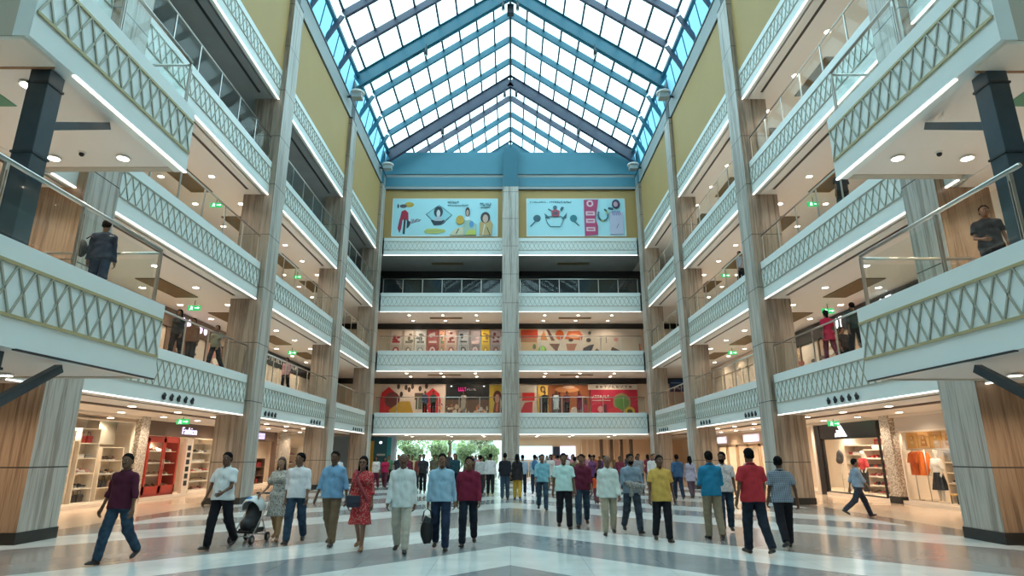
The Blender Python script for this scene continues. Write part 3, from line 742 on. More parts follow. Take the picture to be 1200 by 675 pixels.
    def folds(P): return .0045*np.sin(P[:, 2]*34+P[:, 0]*21+loc[0]*3)+.003*np.sin(P[:, 0]*55+P[:, 2]*15)
    def shirtf(P):
        e = .014; hz = hem if top != 'dress' else dress_hem
        ds = [torso(P, e)]
        if top == 'dress':
            ds.append(cap(P, U(0, 0, .10), np.array([0, 0, hz-.02]), .125*wt, .225*wt, .80)); ds.append(legf(P, .03))
        else:
            ds.append(cap(P, U(-.05, -.006, .22), np.array([-.05, -.006, hz-.06]), .118*wt+e, .137*wt+e, .96)); ds.append(cap(P, U(.05, -.006, .22), np.array([.05, -.006, hz-.06]), .118*wt+e, .137*wt+e, .96)); ds.append(np.maximum(legf(P, .026, True), P[:, 2]-top_z))
        d = union(ds, .04)
        if fr: d = smin(d, armf(P, .011, fr, er, fr < 1.9), .022)
        if top == 'dress': d = d+.006*np.sin(np.arctan2(P[:, 0], P[:, 1])*11)*np.clip((top_z-P[:, 2])*2.5, 0, 1)
        d = d+folds(P)
        d = np.maximum(d, hz-P[:, 2]+.008*np.cos(P[:, 0]*12))
        nk = np.maximum(P[:, 2]-(neck[2]+.030), .066-np.linalg.norm((P-neck)[:, :2]*np.array([1, .95])+np.array([0, .012]), axis=1)-np.clip(P[:, 2]-neck[2]-.0, -.06, 0)*-1.1)
        return np.maximum(d, nk)
    low = (hem if top != 'dress' else dress_hem)-.04
    sy = .62 if not arms else .62
    np_mesh({'dress': 'dress', 'kurta': 'kurta'}.get(top, 'shirt'), [nets(shirtf, (-xs, -sy*.95, low), (xs, sy*.95, neck[2]+.08), res)], tc, root)
    if top == 'shirt' and detail:
        c = MB(); n = 20; pts = []
        for k in range(n+1):
            a = -math.pi/2+.30+(2*math.pi-.60)*k/n; pts.append((math.cos(a)*.066, neck[1]-.005+math.sin(a)*.066, neck[2]+.012+.022*math.sin(a)))
        c.tube(pts, .014, 7); c.build('collar', tc, root)
        pl = MB(); pl.bar(tuple(U(0, -.112-.010*(wt-1)*10, .40)), tuple(U(0, -.124*wt, .16)), .012, .02, up=(0, 1, 0)); pl.build('button_placket', tc, root)
    # --- legs
    if bottom != 'none':
        def trf(P):
            slim = bottom == 'leggings'
            d = union([legf(P, .010 if slim else .016, not slim), cap(P, U(-.05, 0, .02), U(.05, 0, .02), .124*wt, .124*wt, .84)], .035)
            d = d+.003*np.sin(P[:, 2]*60+P[:, 1]*20)
            d = np.maximum(d, P[:, 2]-(top_z+.10))
            for sx in (-1, 1):
                kn, an = legs[sx][1], legs[sx][2]; dr = (an-kn)/np.linalg.norm(an-kn); c0 = an+dr*(.015 if not slim else -.05)
                near = (P[:, 0]*sx > -.0) & (np.linalg.norm(P-c0, axis=1) < .20)
                d = np.where(near, np.maximum(d, (P-c0)@dr), d)
            return d
        np_mesh('trousers' if bottom == 'trousers' else ('leggings' if bottom == 'leggings' else bottom), [nets(trf, (-.30, -legY, .01), (.30, legY, top_z+.13), res)], bc, root)
    for sx in (-1, 1):
        an, pt = legs[sx][2], legs[sx][3]; to = R(8)*sx
        def W(x, y, z): v = rotx(np.array([x+y*-math.sin(to)*-1, y, z]), pt); return an+v
        def shf(P):
            q = P-an; c, s2 = math.cos(-pt), math.sin(-pt); q = np.stack([q[:, 0]+q[:, 1]*sx*.14, q[:, 1]*c-q[:, 2]*s2, q[:, 1]*s2+q[:, 2]*c], 1)
            d = union([cap(q, (0, .035, -.045), (0, -.11, -.052), .036, .042), cap(q, (0, .02, -.03), (0, .0, .0), .036, .040), ell(q, (0, -.135, -.055), (.040, .050, .026))], .02)
            return np.maximum(d, -.075-q[:, 2])
        np_mesh('shoe', [nets(shf, an-np.array([.10, .25, .20]), an+np.array([.10, .22, .12]), .011 if detail else .02)], shoe, root)
    if dupatta:
        a0, b0 = U(-.11, -.13, .44), U(.14, -.12, .02)
        m = MB(); m.tube([U(-.12, .07, .50), U(-.13, -.03, .545), U(-.10, -.125, .47), U(.0, -.165, .28), U(.12, -.13, .06), U(.155, -.07, -.06)], [.03, .032, .034, .034, .032, .03], 8)
        m.build('scarf', dupatta, root)
    root['_hands'] = [float(v) for sx in (-1, 1) for v in (am[sx][2]+am[sx][3]*.09)*s_]
    return root
def handpos(p, sx):
    v = p['_hands'][0:3] if sx < 0 else p['_hands'][3:6]; a = p.rotation_euler.z
    return (p.location[0]+v[0]*math.cos(a)-v[1]*math.sin(a), p.location[1]+v[0]*math.sin(a)+v[1]*math.cos(a), p.location[2]+v[2])
# ================================================================ FLAT ART, SIGNS
class Art:
    """thin flat shapes stuck on a panel; u runs along UD, v up; every shape is a real sliver of thickness"""
    def __init__(s, o, ud, nd_, W, H): s.o = Vector(o); s.u = Vector(ud); s.n = Vector(nd_); s.W = W; s.H = H; s.mb = MB(); s.ms = []; s.k = 0
    def mi(s, m):
        if not hasattr(m, 'name'): m = cmat(m)
        if m not in s.ms: s.ms.append(m)
        return s.ms.index(m)
    def poly(s, pts, m):
        s.k += 1; a = s.n*(.0012*s.k+.010); n = len(pts)
        P = [s.o+s.u*(p[0]*s.W)+Vector((0, 0, p[1]*s.H)) for p in pts]
        s.mb.add([p for p in P]+[p+a for p in P], [tuple(range(n, 2*n))]+[(k, (k+1) % n, n+(k+1) % n, n+k) for k in range(n)], s.mi(m)); return s
    def rect(s, u0, v0, u1, v1, m): return s.poly([(u0, v0), (u1, v0), (u1, v1), (u0, v1)], m)
    def ell(s, u, v, ru, rv, m, n=14, a0=0): return s.poly([(u+ru*math.cos(a0+2*math.pi*k/n), v+rv*math.sin(a0+2*math.pi*k/n)) for k in range(n)], m)
    def line(s, a, b, t, m):
        dx, dy = (b[0]-a[0])*s.W, (b[1]-a[1])*s.H; L = math.hypot(dx, dy) or 1; nx, ny = -dy/L*t/2/s.W, dx/L*t/2/s.H
        return s.poly([(a[0]+nx, a[1]+ny), (b[0]+nx, b[1]+ny), (b[0]-nx, b[1]-ny), (a[0]-nx, a[1]-ny)], m)
    def done(s, name, parent): return s.mb.build(name, s.ms, parent)
def panel(name, o, ud, nrm, W, H, base, label, cat, group=None, depth=.04, art=None, frame=None):
    """a board standing on a wall, its lower corner at O; ART draws on it"""
    r = tag(empty(name, o), label, cat, group); u = Vector(ud); n = Vector(nrm)
    a = Vector((0, 0, 0)); b = u*W+n*depth
    mb = MB(); mb.box(a.x, b.x, a.y, b.y, 0, H); mb.build('board', base, r)
    if frame:
        f = MB()
        for (p, q) in (((0, 0), (W, 0)), ((0, H), (W, H)), ((0, 0), (0, H)), ((W, 0), (W, H))):
            P = u*p[0]+Vector((0, 0, p[1]))+n*(depth/2+.01); Q = u*q[0]+Vector((0, 0, q[1]))+n*(depth/2+.01); f.bar(P, Q, .05, .05)
        f.build('frame', frame, r)
    if art:
        A = Art(n*depth, ud, nrm, W, H); art(A); A.done('artwork', r)
    return r
def glyphs(A, u0, u1, v, h, m, n, seed=1, aspect=.6):
    """a row of small lettering-like marks"""
    q = random.Random(seed)
    for k in range(n):
        c = u0+(u1-u0)*(k+.5)/n; w = (u1-u0)/n*.36
        t = q.randrange(4)
        if t == 0: A.rect(c-w, v-h/2, c-w*.3, v+h/2, m); A.rect(c-w, v-h/2, c+w, v-h*.25, m)
        elif t == 1: A.ell(c, v, w, h/2, m, 8)
        elif t == 2: A.rect(c-w*.25, v-h/2, c+w*.25, v+h/2, m); A.rect(c-w, v+h*.25, c+w, v+h/2, m)
        else: A.poly([(c-w, v-h/2), (c-w*.4, v-h/2), (c+w, v+h/2), (c+w*.4, v+h/2)], m)

# ---- two wide posters on the ochre back wall
def figure(A, u, v, s, body, hair, skinc=(.55, .36, .28), wide=1.0):
    A.poly([(u-.030*s*wide, v), (u+.030*s*wide, v), (u+.022*s, v+.34*s), (u+.009*s, v+.40*s), (u-.009*s, v+.40*s), (u-.022*s, v+.34*s)], body)
    A.ell(u, v+.50*s, .021*s, .125*s, hair, 14); A.ell(u, v+.475*s, .0135*s, .085*s, skinc, 12)
def art_left(A):
    red, dk, yl, gn = (.42, .02, .06), (.03, .05, .07), (.55, .36, .06), (.20, .34, .10)
    A.ell(.155, .84, .045, .07, yl); A.ell(.10, .80, .035, .05, (.10, .10, .12)); A.ell(.05, .80, .008, .06, dk)
    A.poly([(.07, .42), (.085, .66), (.12, .70), (.15, .62), (.155, .42), (.14, .40), (.13, .44)], red)
    A.poly([(.055, .20), (.07, .46), (.10, .44), (.09, .20), (.075, .08)], (.35, .04, .10)); A.poly([(.105, .06), (.11, .45), (.13, .45), (.125, .05)], dk); A.poly([(.14, .2), (.14, .44), (.18, .36), (.16, .24)], dk)
    for k in range(6): A.line((.17+.016*k, .32+.012*k), (.19+.016*k, .46-.01*(k % 3)), .05, dk if k % 2 else (.40, .10, .20))
    A.poly([(.32, .58), (.42, .80), (.45, .82), (.48, .79), (.56, .56), (.49, .38), (.46, .30), (.42, .32)], (.30, .62, .70))
    for a, b in (((.32, .58), (.44, .82)), ((.44, .82), (.565, .56)), ((.32, .58), (.42, .32)), ((.565, .56), (.48, .32))): A.line(a, b, .035, dk)
    A.poly([(.365, .42), (.50, .42), (.47, .30), (.40, .28)], dk); A.ell(.437, .64, .043, .15, dk); A.ell(.437, .60, .018, .10, (.62, .66, .70)); A.poly([(.40, .40), (.475, .40), (.455, .52), (.42, .52)], (.45, .50, .58))
    A.poly([(.305, .12), (.33, .19), (.42, .20), (.50, .17), (.51, .11), (.42, .06), (.33, .07)], (.48, .52, .16)); A.line((.32, .13), (.49, .13), .05, (.33, .42, .14))
    glyphs(A, .52, .63, .90, .045, dk, 8, 3); glyphs(A, .52, .72, .82, .025, (.12, .25, .30), 14, 4); glyphs(A, .83, .94, .85, .06, (.15, .28, .33), 7, 5); glyphs(A, .84, .93, .77, .03, (.15, .28, .33), 8, 6)
    A.ell(.645, .42, .038, .12, yl); A.poly([(.55, .02), (.60, .18), (.70, .26), (.72, .02)], (.62, .58, .40)); A.line((.61, .05), (.635, .18), .07, dk)
    figure(A, .715, .12, 1.02, (.75, .82, .85), (.04, .04, .05)); A.poly([(.68, .02), (.69, .40), (.74, .42), (.80, .30), (.80, .02)], (.35, .50, .42)); A.ell(.755, .30, .022, .09, (.10, .30, .55)); A.poly([(.70, .02), (.80, .02), (.79, .16), (.72, .14)], (.50, .56, .12))
    A.poly([(.83, .02), (.83, .34), (.87, .42), (.93, .42), (.955, .30), (.945, .02)], (.50, .36, .16)); A.ell(.885, .48, .045, .15, (.05, .045, .05)); A.ell(.885, .45, .026, .11, (.58, .40, .33)); A.line((.86, .02), (.88, .30), .09, (.60, .60, .52)); A.line((.93, .02), (.90, .22), .06, (.06, .08, .10))
def art_right(A):
    dk, red = (.05, .14, .18), (.45, .06, .16)
    glyphs(A, .03, .20, .91, .04, dk, 12, 8); glyphs(A, .23, .46, .91, .04, dk, 12, 9)
    A.ell(.105, .47, .038, .09, dk, 12); A.line((.04, .26), (.10, .42), .07, dk); A.ell(.475, .47, .036, .09, (.03, .20, .24), 12); A.line((.48, .40), (.53, .27), .07, dk)
    pts = [(.19, .50), (.21, .34), (.24, .25), (.34, .25), (.355, .34), (.38, .46), (.35, .52), (.29, .50), (.24, .52)]
    for a, b in zip(pts, pts[1:]+pts[:1]): A.line(a, b, .035, dk)
    A.poly([(.18, .60), (.20, .48), (.235, .46), (.21, .54)], dk); A.poly([(.41, .62), (.40, .48), (.355, .46), (.385, .54)], dk)
    A.poly([(.255, .52), (.25, .66), (.29, .72), (.335, .66), (.33, .52)], (.40, .08, .12)); A.ell(.29, .76, .020, .05, dk); A.line((.22, .72), (.26, .66), .05, dk); A.poly([(.34, .70), (.355, .78), (.38, .76), (.36, .66)], dk); A.ell(.29, .60, .03, .04, (.10, .10, .14))
    A.poly([(.585, .0), (.585, .96), (.73, .97), (.72, .80), (.705, .60), (.70, .42), (.72, .25), (.715, .04)], red)
    A.ell(.645, .86, .035, .09, (.75, .55, .62)); A.ell(.645, .86, .018, .05, red); 
    for v in (.60, .40, .18): A.rect(.60, v-.06, .69, v+.05, (.72, .50, .58)); A.rect(.615, v-.02, .675, v+.01, red)
    for a in range(9): A.line((.775+.05*math.cos(2.6+a*.55), .56+.16*math.sin(2.6+a*.55)), (.775+.05*math.cos(3.15+a*.55), .56+.16*math.sin(3.15+a*.55)), .10, dk if a % 4 != 3 else (.50, .45, .10))
    A.rect(.84, .04, .975, .62, (.50, .52, .68)); A.ell(.91, .85, .040, .12, (.06, .05, .10)); A.ell(.905, .84, .022, .07, (.55, .35, .45)); A.line((.83, .74), (.88, .72), .12, (.05, .10, .14))
    for k in range(5): A.line((.87+.018*k, .66), (.875+.018*k, .54), .07, (.15, .22, .42) if k % 2 else (.30, .20, .40))
    A.line((.905, .2), (.93, .32), .05, (.20, .22, .40))
cyan = cmat((.42, .74, .82), .5)
panel('wall_poster', (-8.98, BY+.045, 17.60), (1, 0, 0), (0, -1, 0), 8.0, 3.04, cyan, 'wide pale blue fashion poster with a red-clad figure and a diamond emblem', 'poster', None, .05, art_left, M['white'])
panel('wall_poster', (1.23, BY+.045, 17.60), (1, 0, 0), (0, -1, 0), 7.5, 3.04, cyan, 'wide pale blue poster with line drawings and a crimson lettered strip', 'poster', None, .05, art_right, M['white'])

# ---- second gallery at the back: a row of narrow posters, then a cream mural
defs = [(.95, (.62, .52, .45), (.40, .03, .05), 'cream poster with a crimson bar'), (.80, (.60, .52, .46), (.16, .15, .12), 'cream poster of stacked dark plates'), (.85, (.62, .62, .60), (.20, .20, .22), 'grey and white striped poster'),
        (.85, (.36, .10, .10), (.70, .60, .58), 'dark red framed poster with a white emblem'), (.45, (.66, .36, .26), (.20, .25, .16), 'narrow salmon poster with a small plant'), (.85, (.62, .46, .42), (.28, .08, .09), 'pale pink poster with a red ring'),
        (.85, (.42, .42, .46), (.07, .07, .08), 'plain grey poster with a small dark lamp shape'), (.80, (.30, .26, .28), (.75, .55, .58), 'dark framed poster with pink print'), (.65, (.72, .50, .06), (.35, .20, .03), 'bright yellow poster with an amber blot'), (.80, (.40, .33, .36), (.20, .05, .05), 'mauve poster with a dark red hat shape')]
x = -9.5
defs = [(a*1.125, b, c, d) for a, b, c, d in defs]
for i, (wd, c1, c2, lb) in enumerate(defs):
    def art(A, c1=c1, c2=c2, i=i):
        q = random.Random(i*7+3); A.rect(.1, .52, .9, .95, tuple(min(1, c*1.25) for c in c1)); A.rect(.12, .05, .88, .46, tuple(c*.75 for c in c1))
        for k in range(4): A.ell(q.uniform(.25, .75), q.uniform(.58, .88), q.uniform(.08, .2), q.uniform(.03, .08), c2, 10)
        A.rect(.18, .50+q.uniform(0, .05), .82, .60, c2); A.ell(.5, .26, .24, .13, c2); A.ell(.5, .27, .13, .07, tuple(min(1, c*1.3) for c in c1)); glyphs(A, .2, .8, .10, .05, c2, 6, i)
    panel('wall_poster', (x, 47.2, 9.0), (1, 0, 0), (0, -1, 0), wd-.05, 2.25, cmat(c1), lb+' behind the second back gallery', 'poster', 'narrow posters on the second back gallery', .04, art); x += wd
def mural2(A):
    c = (.60, .50, .40)
    A.rect(0, 0, .16, 1, (.62, .46, .28)); A.rect(.02, .70, .16, .98, (.55, .06, .02)); A.rect(.02, .55, .15, .70, (.45, .20, .10)); A.poly([(.17, .62), (.21, .95), (.24, .62)], (.50, .20, .06)); A.poly([(.23, .98), (.25, .98), (.30, .60), (.27, .60)], (.15, .06, .04))
    A.ell(.34, .80, .035, .17, (.65, .12, .02)); A.poly([(.38, .66), (.41, .92), (.50, .94), (.53, .78), (.52, .62)], (.52, .12, .04)); A.ell(.46, .76, .05, .08, (.70, .30, .15)); A.ell(.43, .62, .02, .05, (.06, .04, .03))
    A.ell(.195, .24, .034, .20, (.15, .38, .05)); A.ell(.195, .32, .02, .10, (.35, .58, .12)); A.ell(.13, .40, .014, .09, (.12, .16, .06)); A.poly([(.25, .50), (.34, .50), (.32, .30), (.34, .02), (.32, .02), (.30, .28)], (.18, .10, .08)); A.poly([(.39, .50), (.48, .50), (.43, .02), (.41, .02)], (.38, .18, .14))
    A.poly([(.52, .15), (.53, .35), (.58, .45), (.62, .48), (.60, .30), (.56, .10)], (.07, .07, .09)); A.ell(.575, .62, .02, .07, (.08, .07, .08)); A.line((.63, .30), (.70, .06), .28, (.12, .09, .08)); A.line((.76, .34), (.88, .10), .28, (.11, .08, .07)); A.ell(.80, .64, .018, .07, (.50, .22, .22)); A.line((.72, .52), (.72, .76), .04, (.1, .08, .08)); A.ell(.585, .86, .012, .06, (.1, .1, .1)); A.rect(.985, .15, 1, .5, (.60, .18, .05))
panel('wall_mural', (.62, 47.2, 8.95), (1, 0, 0), (0, -1, 0), 9.6, 2.35, cmat((.60, .53, .46)), 'cream mural with red blocks, a green fruit and dark cups', 'mural', None, .04, mural2)
def mural1(A):
    red, dk = (.55, .02, .03), (.05, .03, .02)
    def og(u, w, h, m): A.poly([(u-w, 0), (u-w, h*.55), (u-w*.8, h*.8), (u, h), (u+w*.8, h*.8), (u+w, h*.55), (u+w, 0)], m)
    og(.11, .13, .92, red); og(.80, .13, .88, red); A.ell(.17, .50, .12, .26, (.13, .03, .03)); A.poly([(.12, .15), (.30, .45), (.45, .45), (.52, .0), (.2, .0)], (.50, .30, .04))
    for (u, v) in ((.26, .93), (.38, .90), (.48, .93), (.43, .83), (.60, .86), (.31, .68), (.70, .94)): A.ell(u, v, .025, .09, dk, 10, .4)
    A.rect(.52, .50, .66, .72, (.10, .07, .05)); A.rect(.54, .2, .64, .5, (.12, .12, .08)); A.poly([(.79, .36), (.80, .66), (.82, .66), (.83, .36)], (.75, .62, .55)); A.ell(.92, .24, .03, .05, (.8, .3, .12))
    q = random.Random(4)
    for k in range(26): A.ell(q.uniform(.68, .98), q.uniform(.04, .42), .012, .03, (.35, .05, .08) if k % 2 else (.6, .5, .45), 6)
panel('wall_mural', (-9.9, 47.2, 4.6), (1, 0, 0), (0, -1, 0), 4.9, 2.35, cmat((.66, .54, .46)), 'cream mural with two red pointed arches behind the first back gallery', 'mural', None, .04, mural1)
def shopdark(A):
    A.rect(.0, .0, 1, .50, (.10, .05, .03)); q = random.Random(9)
    for k in range(22): A.ell(q.uniform(.03, .97), q.uniform(.04, .36), q.uniform(.02, .05), q.uniform(.03, .09), q.choice([(.45, .32, .22), (.30, .10, .05), (.5, .45, .4), (.55, .2, .08)]), 8)
    glyphs(A, .28, .47, .84, .12, mat('magenta_sign', (.6, .02, .2), emit=(.8, .02, .25), estr=.8), 4, 2); glyphs(A, .48, .70, .83, .06, (.35, .33, .36), 7, 4)
    for u in (.12, .88): A.ell(u, .94, .02, .015, M['sky_white'], 8)
panel('dark_shopfront', (-4.95, 47.2, 4.6), (1, 0, 0), (0, -1, 0), 3.3, 2.35, M['black'], 'black shop front with small magenta lettering behind the first back gallery', 'shop front', None, .06, shopdark)
def ochre(A):
    A.ell(.62, .60, .34, .22, (.10, .04, .04)); A.ell(.60, .55, .17, .15, (.48, .25, .18)); A.poly([(.25, 0), (.40, .40), (.85, .42), (1, .1), (1, 0)], (.14, .05, .04)); A.poly([(.5, .15), (.55, .4), (.68, .4), (.62, .1)], (.6, .16, .08))
panel('wall_poster', (-1.62, 47.2, 4.6), (1, 0, 0), (0, -1, 0), 1.0, 2.3, cmat((.50, .36, .05)), 'ochre poster of a dark-haired head beside the central column', 'poster', None, .04, ochre)
def redpost(A):
    A.rect(.15, .48, .85, .74, (.60, .02, .02)); A.poly([(0, 0), (.7, 0), (.75, .46), (.3, .42), (.1, .2)], (.50, .03, .05)); A.rect(.0, .75, 1, 1, (.66, .62, .54))
panel('wall_poster', (.7, 47.2, 4.6), (1, 0, 0), (0, -1, 0), 1.35, 2.3, cmat((.60, .50, .42)), 'cream poster with a red block behind the first back gallery', 'poster', None, .04, redpost)
def amber(A): A.ell(.5, .86, .26, .11, (.10, .06, .02)); A.ell(.5, .85, .12, .06, (.5, .3, .05)); A.rect(.15, .0, .85, .62, (.10, .05, .05))
panel('wall_poster', (2.1, 47.2, 4.6), (1, 0, 0), (0, -1, 0), .8, 2.3, cmat((.62, .40, .08)), 'narrow amber poster with a dark crown shape', 'poster', None, .04, amber)
def rust(A):
    A.ell(.45, .85, .3, .10, (.62, .26, .10)); A.ell(.5, .93, .15, .05, (.75, .5, .35))
    for u, hh in ((.1, .6), (.26, .66), (.38, .55), (.9, .5)): A.rect(u-.035, .0, u+.035, hh, (.06, .03, .04)); A.ell(u, hh+.06, .025, .05, (.04, .02, .02))
    A.ell(.62, .12, .10, .16, (.42, .40, .38)); A.rect(.75, .1, .95, .35, (.30, .04, .08))
panel('wall_mural', (2.95, 47.2, 4.6), (1, 0, 0), (0, -1, 0), 3.1, 2.3, cmat((.30, .09, .03)), 'rust red mural with a row of dark standing figures behind the first back gallery', 'mural', None, .04, rust)
def redgreen(A):
    A.rect(-.05, .83, 1, 1, (.72, .66, .58)); glyphs(A, .1, .9, .92, .08, (.25, .18, .14), 9, 3); glyphs(A, .03, .40, .60, .10, (.80, .62, .62), 7, 12); A.rect(.03, .47, .42, .49, (.8, .6, .6))
    A.ell(.66, .42, .19, .30, (.30, .22, .12), 18); A.ell(.66, .41, .145, .24, (.10, .25, .06), 18); A.ell(.50, .10, .14, .16, (.55, .04, .06)); A.ell(.82, .12, .11, .16, (.50, .38, .05)); A.ell(.82, .11, .06, .09, (.10, .06, .03)); A.ell(.2, .2, .06, .1, (.6, .3, .3)); A.rect(.27, 0, .33, .35, (.12, .02, .04))
panel('wall_mural', (6.15, 47.2, 4.6), (1, 0, 0), (0, -1, 0), 3.6, 2.35, cmat((.50, .02, .06)), 'crimson wall graphic with a round green wreath behind the first back gallery', 'mural', None, .04, redgreen)

# ================================================================ DISPLAY GOODS
def shoe_mb(c, c2):
    mb = MB(); mb.prism([(-.13, 0), (.13, 0), (.13, .03), (-.13, .03)], 'x', -.042, .042, 1)
    mb.ball((0, .06, .055), (.042, .075, .055), 0, 10, 6); mb.ball((0, -.055, .045), (.040, .080, .034), 0, 10, 6); mb.ball((0, .07, .10), (.034, .045, .02), 0, 8, 4); return mb
def shoe_proto(name, c, c2=(.7, .7, .7)):
    o = empty(name); m = shoe_mb(c, c2); v = MB(); v.v = m.v; v.f = m.f; v.mi = m.mi; v.sm = m.sm
    up = MB(); up.ball((0, .06, .055), (.042, .075, .055), 0, 10, 6); up.ball((0, -.055, .045), (.040, .080, .034), 0, 10, 6); up.ball((0, .07, .10), (.034, .045, .02), 0, 8, 4)
    up.build('upper', cmat(c, .5), o); so = MB(); so.prism([(-.12, -.04), (-.135, 0), (-.12, .04), (.0, .038), (.12, .04), (.135, 0), (.12, -.04), (0, -.036)], 'z', 0, .03)
    for i, p in enumerate(so.v): so.v[i] = (p[1], p[0], p[2])
    so.build('sole', cmat(c2, .6), o); return o
def bag_proto(name, c, w=.30, h=.24, d=.12):
    o = empty(name); b = MB(); b.prism([(-w/2, 0), (w/2, 0), (w*.44, h), (-w*.44, h)], 'y', -d/2, d/2); b.build('bag_body', cmat(c, .45), o, bevel=.02)
    hnd = MB(); hnd.tube([(-w*.25, 0, h-.01), (-w*.22, 0, h+.10), (0, 0, h+.14), (w*.22, 0, h+.10), (w*.25, 0, h-.01)], .011, 6); hnd.build('handle', cmat(tuple(k*.6 for k in c), .45), o)
    f = MB(); f.box(-w*.42, w*.42, -d/2-.012, -d/2+.005, h*.55, h*.97); f.build('flap', cmat(tuple(k*.8 for k in c), .45), o); return o
def box_proto(name, c):
    o = empty(name); MB().box(-.15, .15, -.10, .10, 0, .10).build('carton', cmat(c, .6), o); MB().box(-.155, .155, -.105, .105, .075, .115).build('lid', cmat(tuple(k*.8 for k in c), .6), o); return o
PROTO = {}
def place(kind, loc, rz_, label, group, s=1.0):
    """copy a display article; KIND = (type, colour name, colour)"""
    ty, cn, c = kind
    if kind not in PROTO:
        o = {'shoe': shoe_proto, 'handbag': bag_proto, 'box': box_proto}[ty]({'shoe': 'shoe', 'handbag': 'handbag', 'box': 'shoe_box'}[ty], c); PROTO[kind] = o
    else: o = copy_tree(PROTO[kind])
    o.location = loc; o.rotation_euler = (0, 0, rz_); o.scale = (s, s, s)
    return tag(o, label, {'shoe': 'shoe', 'handbag': 'bag', 'box': 'box'}[ty], group)
DK, TN, WH, PK, RD, BR, GY = ('black', (.03, .03, .035)), ('tan', (.36, .22, .12)), ('white', (.75, .73, .70)), ('pink', (.62, .28, .28)), ('red', (.50, .04, .04)), ('brown', (.16, .07, .035)), ('grey', (.25, .25, .25))
ORD = ['lowest', 'second', 'third', 'fourth', 'fifth', 'sixth']
def shelf_unit(sx, x, y0, y1, z0, z1, rows, where, fm, bm_, kinds, seed, depth=.45, per=None, label=None, back=True):
    """open shelves against the wall facing the hall, with the goods on them; where = words naming the unit"""
    q = random.Random(seed); r = tag(empty('display_shelf', (sx*x, (y0+y1)/2, z0)), label or ('shelf unit, '+where), 'shelf', 'shop display shelves'); L = (y1-y0)/2; H = z1-z0
    for s in (-1, 1): MB().box(0, sx*depth, s*L, s*(L-.05), 0, H).build('side_panel', fm, r)
    if back: MB().box(sx*depth, sx*(depth+.03), -L, L, 0, H).build('back_panel', bm_, r)
    zs = [H*k/rows for k in range(rows+1)]
    for k, z in enumerate(zs): MB().box(0, sx*depth, -L+.05, L-.05, z-(.035 if k else 0), z+(0 if k else .035)).build('shelf_board', fm, r)
    gap = H/rows
    for k in range(rows):
        kd = kinds[k % len(kinds)]
        if not kd: continue
        n = per or max(2, int((y1-y0)/(.26 if kd[0] == 'shoe' else .34)))
        for j in range(n):
            kk = (kd[0],)+q.choice(kd[1]); yy = y0+.14+(y1-y0-.28)*(j+.5)/n+q.uniform(-.02, .02); zz = z0+zs[k]+(.035 if k == 0 else 0)
            s = min(1.25, (gap-.06)/{'shoe': .12, 'handbag': .38, 'box': .125}[kk[0]]); s = min(s, {'shoe': 1.4, 'handbag': 1.0, 'box': 1.0}[kk[0]])
            place(kk, (sx*(x+.20), yy, zz), (-sx*math.pi/2 if kk[0] != 'shoe' else -sx*math.pi/2+q.uniform(-.9, .9)) if kk[0] != 'handbag' else (math.pi/2 if sx > 0 else -math.pi/2)*-1,
                  '%s %s, %s on the %s shelf up, %s' % (kk[1], {'shoe': 'shoe', 'handbag': 'handbag', 'box': 'shoe box'}[kk[0]], NTH[j], ORD[k], where), 'goods on the '+where, s)
    return r
mosaic = mat('mosaic_chips', (.62, .57, .50), .4); _n = mosaic.node_tree; _v = nd(_n, 'TexVoronoi'); _v.inputs['Scale'].default_value = 20; _t = nd(_n, 'TexCoord'); _n.links.new(_t.outputs['Object'], _v.inputs['Vector'])
_r = ramp(_n, [(.0, (.80, .76, .70)), (.45, (.66, .61, .54)), (.55, (.36, .31, .25))]); _n.links.new(_v.outputs['Distance'], _r.inputs[0]); _n.links.new(_r.outputs[0], _n.nodes['Principled BSDF'].inputs['Base Color'])
def struct(mb, name, m, label=None): return tag(mb.build(name, m), kind='structure', label=label)
def shoplamps(sx, y0, y1, x=15.2, z=2.98, n=2, e=None, where=''):
    for k in range(n):
        y = y0+(y1-y0)*(k+.5)/n; downlight(sx*x, y, z, 'small downlight inside the %s, %s along' % (where, NTH[k]), 'downlights inside the '+where, e or SHOP_E)
# partition walls and rear walls of the ground floor shops
for sx in (-1, 1):
    for y in (14.0, 24.2 if sx < 0 else 23.6, 33.0, 42.5): struct(MB().box(sx*14.05, sx*OUT, y-.1, y+.1, 0, B[1]), 'wall_partition', M['creamlight'])
    struct(MB().box(sx*16.4, sx*16.5, 14, 48, 0, B[1]), 'wall_shop_rear', M['creamlight']); struct(MB().box(sx*14.05, sx*16.4, 14, 48, .005, .12), 'floor_shop', M['cream'])
    struct(MB().box(sx*13.8, sx*14.0, -12, 14, 0, B[1]), 'wall_side_shop', M['cream'])
    struct(MB().box(sx*13.86, sx*14.1, 14, 48, B[1]-.10, B[1]-.001).box(sx*13.9, sx*14.1, 14, 48, 0, .12), 'trim_shop', M['creamlight'])
    struct(MB().box(sx*11.6, sx*11.75, 13.6, 48, B[1]-.05, B[1]+.02), 'trim_cove', M['brownwall'])
def shop_window(sx, y0, y1, z0, z1, label, fm, n=3):
    r = tag(empty('shop_window', (sx*14.0, (y0+y1)/2, z0)), label, 'window', 'shop windows'); L = (y1-y0)/2; H = z1-z0
    for k in range(n):
        a = -L+2*L*k/n; MB().box(-.008, .008, a+.02, a+2*L/n-.02, .05, H-.05).build('glass_pane', M['shopglass'], r)
    f = MB(); f.box(-.04, .04, -L, L, 0, .05).box(-.04, .04, -L, L, H-.05, H).box(-.04, .04, -L, -L+.05, 0, H).box(-.04, .04, L-.05, L, 0, H); f.build('frame', fm, r)
    return r
